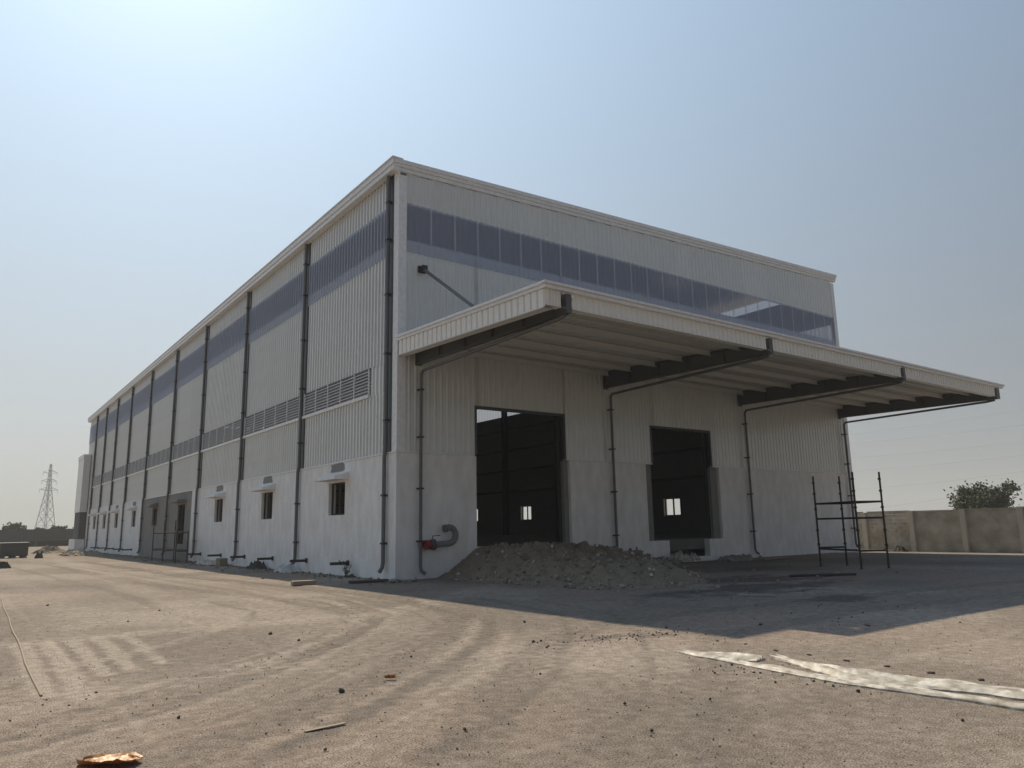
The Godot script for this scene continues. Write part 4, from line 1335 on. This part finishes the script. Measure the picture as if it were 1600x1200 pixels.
func tarp_strand(pts: Array, widths: Array, h: float, seed_: int) -> ArrayMesh:
	# a creased, rolled-up strip of woven plastic following pts (x, z)
	var n := FastNoiseLite.new()
	n.seed = seed_
	n.frequency = 1.0
	n.fractal_octaves = 3
	var rows := []
	var steps := 90
	var cols := 12
	for j in steps + 1:
		var f := float(j) / steps * (pts.size() - 1)
		var k := mini(int(f), pts.size() - 2)
		var t := f - k
		var p: Vector2 = pts[k].lerp(pts[k + 1], t)
		var w: float = lerpf(widths[k], widths[k + 1], t)
		var d: Vector2 = (pts[k + 1] - pts[k]).normalized()
		var s := Vector2(-d.y, d.x)
		var row := []
		for i in cols + 1:
			var u := float(i) / cols * 2 - 1
			var c := p + s * u * w / 2 * (1.0 + 0.22 * n.get_noise_2d(p.y * 3.0, 30 + 5 * signf(u)))
			var e := 1.0 - pow(absf(u), 8.0)
			var fold := absf(n.get_noise_2d(u * 2.2 + 3, p.y * 0.55)) * 2.2 + 0.25 * absf(n.get_noise_2d(u * 4.0, p.y * 2.5))
			row.append(Vector3(c.x, 0.012 + e * h * (0.15 + fold), c.y))
		rows.append(row)
	var st := begin()
	var nrm := func(j: int, i: int) -> Vector3:
		var a: Vector3 = rows[j][mini(i + 1, cols)] - rows[j][maxi(i - 1, 0)]
		var b: Vector3 = rows[mini(j + 1, steps)][i] - rows[maxi(j - 1, 0)][i]
		var m := a.cross(b).normalized()
		return m if m.y > 0 else -m
	for j in steps:
		for i in cols:
			var qs := [[j, i], [j, i + 1], [j + 1, i + 1], [j + 1, i]]
			var fn: Vector3 = (rows[j + 1][i + 1] - rows[j][i]).cross(rows[j][i + 1] - rows[j][i])
			for k in ([0, 1, 2, 0, 2, 3] if fn.y > 0 else [0, 2, 1, 0, 3, 2]):
				st.set_normal(nrm.call(qs[k][0], qs[k][1]))
				st.add_vertex(rows[qs[k][0]][qs[k][1]])
		for e in [0, cols]:
			var a: Vector3 = rows[j][e]; var b: Vector3 = rows[j + 1][e]
			q4(st, a, b, Vector3(b.x, -0.05, b.z), Vector3(a.x, -0.05, a.z), a - rows[j][cols / 2])
	for e in [0, steps]:
		for i in cols:
			var a: Vector3 = rows[e][i]; var b: Vector3 = rows[e][i + 1]
			q4(st, a, b, Vector3(b.x, -0.05, b.z), Vector3(a.x, -0.05, a.z), rows[e][0] - rows[steps / 2][0])
	return st.commit()

func gravel(called: String, label: String, count: int, m: Material, seed_: int, spot: Callable, lo: float, hi: float):
	var g := RandomNumberGenerator.new()
	g.seed = seed_
	var mm := MultiMesh.new()
	mm.transform_format = MultiMesh.TRANSFORM_3D
	mm.mesh = rock_mesh(seed_, 0.4)
	mm.instance_count = count
	for i in count:
		var p: Vector2 = spot.call(g)
		var s := lo + (hi - lo) * pow(g.randf(), 4.0)
		var y := noise_a.get_noise_2d(p.x, p.y) * 0.018 + noise_b.get_noise_2d(p.x * 0.7, p.y) * 0.0022
		mm.set_instance_transform(i, Transform3D(Basis.from_euler(Vector3(g.randf() * 6, g.randf() * 6, g.randf() * 6)).scaled(Vector3.ONE * s), Vector3(p.x, y + s * 0.2, p.y)))
	var mi := MultiMeshInstance3D.new()
	mi.multimesh = mm
	mi.material_override = m
	mi.name = called
	add_child(mi)
	tag(mi, label, "gravel", "", "stuff")

func build_yard_things():
	# --- hydrant outlet by the corner
	var hy := thing("hydrant_outlet", "grey gooseneck pipe with red coupling fixed low on the plinth beside the drainpipe", "pipe", Vector3(0.85, 0, 0.36))
	var st := begin()
	var pts := [Vector3(0.3, 1.08, 0), Vector3(0.85, 1.10, 0)]
	for k in 9:
		var a := -PI / 2 + PI * k / 8.0
		pts.append(Vector3(0.90 + cos(a) * 0.27, 1.37 + sin(a) * 0.26, 0))
	pts.append(Vector3(0.80, 1.60, 0))
	tube(st, pts, 0.105, 14)
	var gp := obj("gooseneck", st, mats.grey_pipe, hy)
	st = begin()
	tube(st, [Vector3(0.80, 1.60, 0), Vector3(0.72, 1.585, 0)], 0.13, 14)
	obj("outlet_flange", st, mats.pipe, gp)
	st = begin()
	tube(st, [Vector3(0.02, 1.08, 0), Vector3(0.10, 1.08, 0)], 0.16, 14)
	tube(st, [Vector3(0.10, 1.08, 0), Vector3(0.22, 1.08, 0)], 0.13, 14)
	tube(st, [Vector3(0.06, 1.08, -0.31), Vector3(0.06, 1.08, 0)], 0.08, 10)
	obj("red_coupling", st, mats.red, hy)
	st = begin()
	tube(st, [Vector3(0.23, 1.08, 0), Vector3(0.27, 1.08, 0)], 0.18, 14)
	tube(st, [Vector3(0.31, 1.08, 0), Vector3(0.35, 1.08, 0)], 0.18, 14)
	obj("flange", st, mats.pipe, hy)
	st = begin()
	tube(st, [Vector3(0.29, 1.2, 0), Vector3(0.29, 1.36, 0.0), Vector3(0.55, 1.37, 0.02)], 0.018, 6)
	obj("lever", st, mats.clamp, hy)

	# --- scaffold frame near the end of the canopy
	var sc := thing("scaffold", "dark tubular scaffold frame standing free in the shade under the canopy end", "scaffold")
	var A := Vector3(13.75, 0, 6.3); var B := Vector3(14.72, 0, 6.75); var C := Vector3(12.80, 0, 8.35); var Dp := Vector3(13.80, 0, 8.75)
	for p in [A, B, C, Dp]:
		st = begin()
		tube(st, [p + Vector3(0, 0.0, 0), p + Vector3(0.02, 3.22, 0)], 0.034, 8)
		for y in [0.75, 1.25, 2.0, 2.55, 2.95]: tube(st, [p + Vector3(0, y, 0), p + Vector3(0, y + 0.06, 0)], 0.055, 8)
		tube(st, [p, p + Vector3(0, 0.015, 0)], 0.09, 8)
		obj("standard", st, mats.rust, sc)
	for e in [[A, C, 2.22], [B, Dp, 2.22], [A, B, 2.22], [C, Dp, 2.22], [A, C, 1.68], [B, Dp, 1.68], [A, B, 1.68], [C, Dp, 1.68], [A, C, 0.62], [A, B, 0.66], [C, Dp, 0.6]]:
		st = begin()
		tube(st, [e[0] + Vector3(0, e[2], 0), e[1] + Vector3(0, e[2], 0)], 0.032, 8)
		obj("ledger", st, mats.rust, sc)
	st = begin()
	tube(st, [Vector3(8.3, 0.045, 8.65), Vector3(9.95, 0.05, 9.75)], 0.035, 8)
	tag(obj("scaffold_tube", st, mats.rust), "long dark tube lying on the shaded ground before the scaffold frame", "tube")
	st = begin()
	tube(st, [Vector3(8.9, 0.04, 9.1), Vector3(9.4, 0.045, 9.32)], 0.05, 8)
	tag(obj("scaffold_tube", st, mats.rust), "short thicker dark tube lying against the long tube before the scaffold", "tube")

	# --- trestle by the bare cement wall
	var ts := thing("work_trestle", "thin steel work trestle standing against the bare cement wall", "trestle")
	for z in [-22.9, -25.9, -28.7]:
		st = begin()
		for x in [-0.75, -1.35]: bar(st, Vector3(x, 0.0, z), Vector3(x, 2.35 if z < -23 else 1.75, z), 0.05, 0.05)
		bar(st, Vector3(-0.75, 0.62, z), Vector3(-1.35, 0.62, z), 0.045, 0.045)
		bar(st, Vector3(-0.75, 1.62, z), Vector3(-1.35, 1.62, z), 0.045, 0.045)
		obj("end_frame", st, mats.rust, ts)
	st = begin()
	bx(st, Vector3(-1.3, 1.65, -29.0), Vector3(-0.8, 1.70, -22.6))
	obj("plank", st, mats.wood, ts)
	st = begin()
	bx(st, Vector3(-1.3, 0.66, -28.9), Vector3(-0.8, 0.72, -22.7))
	obj("plank", st, mats.dark_wood, ts)

	# --- grey tank on the yard
	var tk := thing("water_tank", "dark grey rectangular steel tank on low blocks in front of the far wall", "tank", Vector3(-7.3, 0, -47.5), 0.1)
	st = begin()
	cbx(st, Vector3(-0.9, 0.14, -0.7), Vector3(0.9, 1.1, 0.7), 0.03)
	obj("shell", st, mats.far_wall, tk)
	st = begin()
	bx(st, Vector3(-0.94, 1.105, -0.74), Vector3(0.94, 1.15, 0.74))
	obj("lid", st, mats.trim, tk)
	for x in [-0.7, 0.0, 0.7]:
		st = begin()
		bx(st, Vector3(x - 0.14, -0.03, -0.6), Vector3(x + 0.14, 0.137, 0.6))
		obj("block", st, mats.cement, tk)

	# --- white woven strip on the yard
	var tp := thing("plastic_strip", "long torn strip of dirty white woven plastic lying in folds on the sand", "plastic sheet")
	var V := func(a):
		var o := []
		for i in range(0, a.size(), 2): o.append(Vector2(a[i], a[i + 1]))
		return o
	put("head_fold", tarp_strand(V.call([-4.15, 15.28, -4.05, 15.62, -3.93, 15.95, -3.86, 16.3]), [0.04, 0.34, 0.42, 0.22], 0.03, 71), mats.plastic, tp)
	put("main_fold", tarp_strand(V.call([-3.66, 16.3, -3.74, 16.7, -3.86, 17.15, -3.92, 17.6, -3.86, 18.1, -3.74, 18.5, -3.72, 19.0, -3.7, 19.8, -3.66, 20.6]), [0.04, 0.14, 0.34, 0.56, 0.52, 0.34, 0.30, 0.34, 0.4], 0.036, 72), mats.plastic, tp)
	put("edge_fold", tarp_strand(V.call([-4.18, 15.9, -4.25, 16.5, -4.30, 17.1, -4.28, 17.7, -4.24, 18.2, -4.22, 18.7, -4.22, 19.3, -4.2, 20.4]), [0.07, 0.09, 0.12, 0.22, 0.20, 0.10, 0.12, 0.14], 0.026, 73), mats.plastic, tp)

	# --- row of dark clods beside the strip
	var clod := rock_mesh(120, 0.35)
	var cl := [[-3.01, 14.99], [-2.97, 15.43], [-3.13, 16.0], [-3.12, 16.46], [-3.17, 16.97], [-3.18, 17.45], [-3.2, 17.93], [-3.21, 18.42]]
	for i in cl.size():
		var o := put("flat_clod", clod, mats.dark_stone, null, Vector3(cl[i][0], 0.008, cl[i][1]), Vector3(0.062 - 0.012 * (i % 2), 0.018, 0.036), 0.5 + 0.3 * i)
		tag(o, "flat dark clod in the even row beside the white plastic strip", "clod", "row of dark clods beside the plastic strip")

	# --- yellow wrapper, orange scrap, pale lath, conduit
	var yw := put("yellow_wrapper", curled(0.40, 0.26, 0.055, 171), mats.yellow, null, Vector3(-10.62, 0.0, 15.70), Vector3.ONE, -0.55)
	tag(yw, "crumpled yellow-orange wrapper on the sand in the near foreground", "wrapper")
	tag(put("orange_scrap", curled(0.12, 0.06, 0.04, 172), mats.yellow, null, Vector3(-7.66, 0.0, 14.28), Vector3.ONE, -0.6), "small orange scrap of wrapper lying in a tyre track", "wrapper")
	st = begin()
	cbx(st, Vector3(-0.20, 0, -0.024), Vector3(0.17, 0.007, 0.018), 0.003)
	tag(put("pale_lath", st.commit(), mats.wood, null, Vector3(-9.02, 0.004, 15.78), Vector3.ONE, 0.10), "short pale wooden lath lying on the sand between the tyre tracks", "lath")
	st = begin()
	var cps := []
	for k in 13:
		var z := lerpf(-2.6, 12.74, k / 12.0)
		cps.append(Vector3(lerpf(-10.33, -10.78, k / 12.0) + 0.012 * sin(k * 1.7), 0.012 + noise_a.get_noise_2d(-10.7, z) * 0.018, z))
	tube(st, cps, 0.012, 8)
	tag(obj("pale_conduit", st, mats.wood), "long thin pale conduit pipe lying on the sand along the pale stripes", "pipe")

	# --- along the long wall
	st = begin()
	cbx(st, Vector3(-0.34, 0, -0.16), Vector3(0.34, 0.13, 0.16), 0.012)
	tag(put("timber_block", st.commit(), mats.wood, null, Vector3(-2.85, 0, -0.5), Vector3.ONE, -0.15), "squared brown timber block lying on the sand before the long wall", "timber")
	st = begin()
	cbx(st, Vector3(-0.62, 0, -0.11), Vector3(0.62, 0.075, 0.11), 0.008)
	tag(put("timber_plank", st.commit(), mats.dark_wood, null, Vector3(-1.05, 0.01, 0.22), Vector3.ONE, -0.12), "dark timber plank lying on the ground at the foot of the warehouse corner", "plank")
	tag(put("concrete_lump", rock_mesh(130, 0.3), mats.cement, null, Vector3(-0.45, 0.05, 0.75), Vector3(0.28, 0.13, 0.2), 0.4), "flat grey lump of concrete at the foot of the warehouse corner", "rubble")
	tag(put("concrete_lump", rock_mesh(131, 0.3), mats.pale_stone, null, Vector3(0.15, 0.06, 0.9), Vector3(0.2, 0.14, 0.18), 1.4), "pale lump of concrete below the corner drainpipe", "rubble")
	tag(put("dark_rag", crumpled(0.4, 0.3, 0.12, 81), mats.dark_stone, null, Vector3(-0.35, 0, -2.7)), "dark crumpled rag lying against the plinth below the first window", "rag")
	tag(put("plastic_heap", crumpled(0.7, 1.3, 0.3, 82), mats.clear_plastic, null, Vector3(-0.45, 0, -8.3)), "crumpled pale plastic sheet heaped at the foot of the second downpipe", "plastic sheet")
	tag(put("ash_heap", crumpled(0.6, 1.0, 0.4, 83), mats.dark_stone, null, Vector3(-0.4, 0, -12.2)), "small black heap of ash against the plinth below the second window", "heap")
	tag(put("plastic_heap", crumpled(0.7, 3.0, 0.25, 84), mats.plastic, null, Vector3(-0.5, 0, -19.4)), "long low heap of white plastic against the plinth below the third window", "plastic sheet")
	st = begin()
	cbx(st, Vector3(-0.2, 0, -0.22), Vector3(0.2, 0.36, 0.22), 0.02)
	tag(put("brown_block", st.commit(), mats.wood, null, Vector3(-0.55, 0, -17.0), Vector3.ONE, 0.2), "small upright brown block standing by the third downpipe foot", "block")
	tag(put("sand_heap", crumpled(2.6, 5.0, 0.42, 85), mats.mound, null, Vector3(-2.4, 0, -50)), "low brown heap of soil beside the far part of the long wall", "heap")
	tag(put("debris_heap", crumpled(2.6, 4.0, 0.6, 86), mats.mound, null, Vector3(-3.4, 0, -62)), "dark heap of building debris near the foot of the annex", "heap")
	tag(put("debris_sheet", crumpled(1.2, 2.0, 0.35, 87), mats.plastic, null, Vector3(-1.8, 0, -60)), "pale plastic sheeting lying against the dark debris heap", "plastic sheet")
	tag(put("dry_bush", crumpled(0.6, 0.7, 0.35, 88), mats.dark_stone, null, Vector3(-9.05, 0, -25.2)), "low dark clump of dry brush on the open yard", "brush")
	tag(put("soil_clump", crumpled(0.5, 0.6, 0.5, 89), mats.dark_stone, null, Vector3(-5.85, 0, -44)), "small dark mound of soil beside the grey tank", "heap")
	# weed at the foot of the plinth
	var wd := thing("weed", "small dry weed sprouting at the foot of the plinth wall", "weed", Vector3(-0.3, 0, -3.1))
	var g := RandomNumberGenerator.new()
	g.seed = 91
	var stem := begin()
	var lf := begin()
	for k in 9:
		var tip := Vector3(g.randf_range(-0.28, 0.2), g.randf_range(0.22, 0.6), g.randf_range(-0.3, 0.3))
		tube(stem, [Vector3(0, 0, 0), tip * 0.5 + Vector3(0, 0.05, 0), tip], 0.008, 5, 0.003)
		for q in 7:
			var c := tip * g.randf_range(0.4, 1.05)
			var d := Vector3(g.randfn(), g.randfn(), g.randfn()).normalized() * 0.05
			lf.set_color(Color(0.05, 0.06, 0.025))
			lf.set_normal(Vector3.UP)
			lf.add_vertex(c - d); lf.set_color(Color(0.06, 0.07, 0.03)); lf.add_vertex(c + Vector3(0.02, 0.03, 0.01)); lf.add_vertex(c + d)
	obj("stem", stem, mats.bark, wd)
	obj("leaves", lf, mats.leaf, wd)

	# --- litter round the second dock door
	tag(put("white_sack", crumpled(0.9, 0.8, 0.42, 92), mats.plastic, null, Vector3(12.6, 0.1, 0.75)), "crumpled white sack lying below the second dock door", "sack")
	tag(put("white_sack", crumpled(0.55, 0.5, 0.3, 93), mats.plastic, null, Vector3(13.3, 0.12, 0.85)), "smaller white sack beside the bigger sack below the second dock door", "sack")
	tag(put("rubble_pile", crumpled(1.7, 1.0, 0.3, 94, 22, 16), mats.cement, null, Vector3(15.9, 0, 1.0)), "grey pile of broken plaster right of the dock pit", "rubble")
	tag(put("white_board", crumpled(0.75, 0.4, 0.10, 95), mats.plastic, null, Vector3(8.2, mound_y(8.2, 4.9) + 0.02, 4.9)), "flat white scrap lying on the toe of the rubble heap", "scrap")
	st = begin()
	bx(st, Vector3(-1.1, 0, -0.07), Vector3(1.1, 0.05, 0.07))
	tag(put("loose_batten", st.commit(), mats.wood, null, Vector3(17.5, 0.03, 1.9), Vector3.ONE, 0.1), "thin wooden batten lying on the shaded ground past the dock pit", "batten")
	for k in 3:
		var o := put("broken_block", rock_mesh(140 + k, 0.35), mats.pale_stone, null, Vector3([14.6, 16.8, 15.2][k], 0.1, [1.7, 1.6, 2.2][k]), Vector3.ONE * [0.2, 0.16, 0.14][k], k * 1.3)
		tag(o, ["largest pale broken block in front of the dock pit", "pale broken block at the edge of the plaster pile", "smallest pale broken block, nearest the yard from the dock pit"][k], "block", "pale broken blocks by the dock pit")
	st = begin()
	tube(st, [Vector3(2.5, 0.03, 11.2), Vector3(2.9, 0.035, 11.9)], 0.02, 6)
	tag(obj("pale_stick", st, mats.pale_stone), "short pale stick lying on the dark spoil in the shade", "stick")
	# long pale kerb at the foot of the boundary wall
	st = begin()
	bx(st, Vector3(33.3, -0.35, -9), Vector3(33.5, -0.12, -1.0))
	tag(obj("kerb", st, mats.pale_stone), "pale concrete kerb along the foot of the cement boundary wall", "kerb")
	tag(put("dark_bag", crumpled(0.6, 0.8, 0.35, 96), mats.dark_stone, null, Vector3(33.2, -0.27, -0.6)), "dark bag lying at the end of the pale kerb", "bag")

	# --- stones that stand out on the open yard
	var rk := []
	for k in 3: rk.append(rock_mesh(150 + k, 0.4))
	var ss := [[-8.34, 14.55, 0.075], [-7.32, 10.74, 0.05], [-7.39, 9.72, 0.07], [-9.9, 14.6, 0.035], [-10.3, 12.9, 0.03], [-10.6, 13.4, 0.03], [-8.2, 16.6, 0.035], [-9.3, 16.4, 0.03], [-6.6, 16.8, 0.035], [-5.9, 17.2, 0.03], [-6.3, 15.2, 0.03], [-4.9, 13.3, 0.06], [-2.5, 13.6, 0.05], [-1.2, 14.4, 0.06], [-0.2, 15.6, 0.05], [0.6, 14.9, 0.05], [-11.3, 15.8, 0.04], [-7.1, 17.6, 0.03], [-5.0, 19.0, 0.03], [-4.6, 17.9, 0.04], [-6.8, 13.2, 0.03], [-3.6, 11.4, 0.05], [-8.8, 6.1, 0.05], [-7.9, 4.4, 0.06], [-9.6, 1.0, 0.07], [-4.2, 20.3, 0.03]]
	for i in ss.size():
		var o := put("dark_stone", rk[i % 3], mats.dark_stone, null, Vector3(ss[i][0], 0.01, ss[i][1]), Vector3.ONE * ss[i][2] * 0.7, i * 0.9)
		tag(o, "small dark stone lying loose on the sunlit sand", "stone", "dark stones on the open yard")
	# --- grit
	gravel("yard_gravel", "fine scattered grit and small stones over the sandy yard", 12000, mats.stone, 201, func(q): return Vector2(q.randf_range(-14, 6), q.randf_range(3, 19.5)), 0.0025, 0.015)
	gravel("pale_grit", "pale crumbs of mortar scattered over the yard", 4000, mats.pale_stone, 202, func(q): return Vector2(q.randf_range(-14, 6), q.randf_range(5, 19.5)), 0.003, 0.013)
	gravel("dark_grit", "dark gritty patches and spoil beside the shadow edge", 900, mats.dark_stone, 203, func(q):
		var c = [[-3.9, 13.7, 0.5, 0.22], [-3.3, 14.0, 0.5, 0.2], [4.6, 10.6, 2.2, 0.9], [-4.4, 16.9, 0.35, 0.5], [1.0, 13.8, 2.4, 1.4], [6.5, 8.4, 2.5, 1.0]][q.randi() % 6]
		return Vector2(c[0] + q.randfn() * c[2], c[1] + q.randfn() * c[3]), 0.004, 0.026)
	# debris strip at the foot of the long wall
	gravel("wall_debris", "broken mortar and crumbs strewn along the foot of the long wall", 1800, mats.stone, 204, func(q): return Vector2(-0.1 - absf(q.randfn()) * 0.7, q.randf_range(-66, 1.5)), 0.01, 0.09)
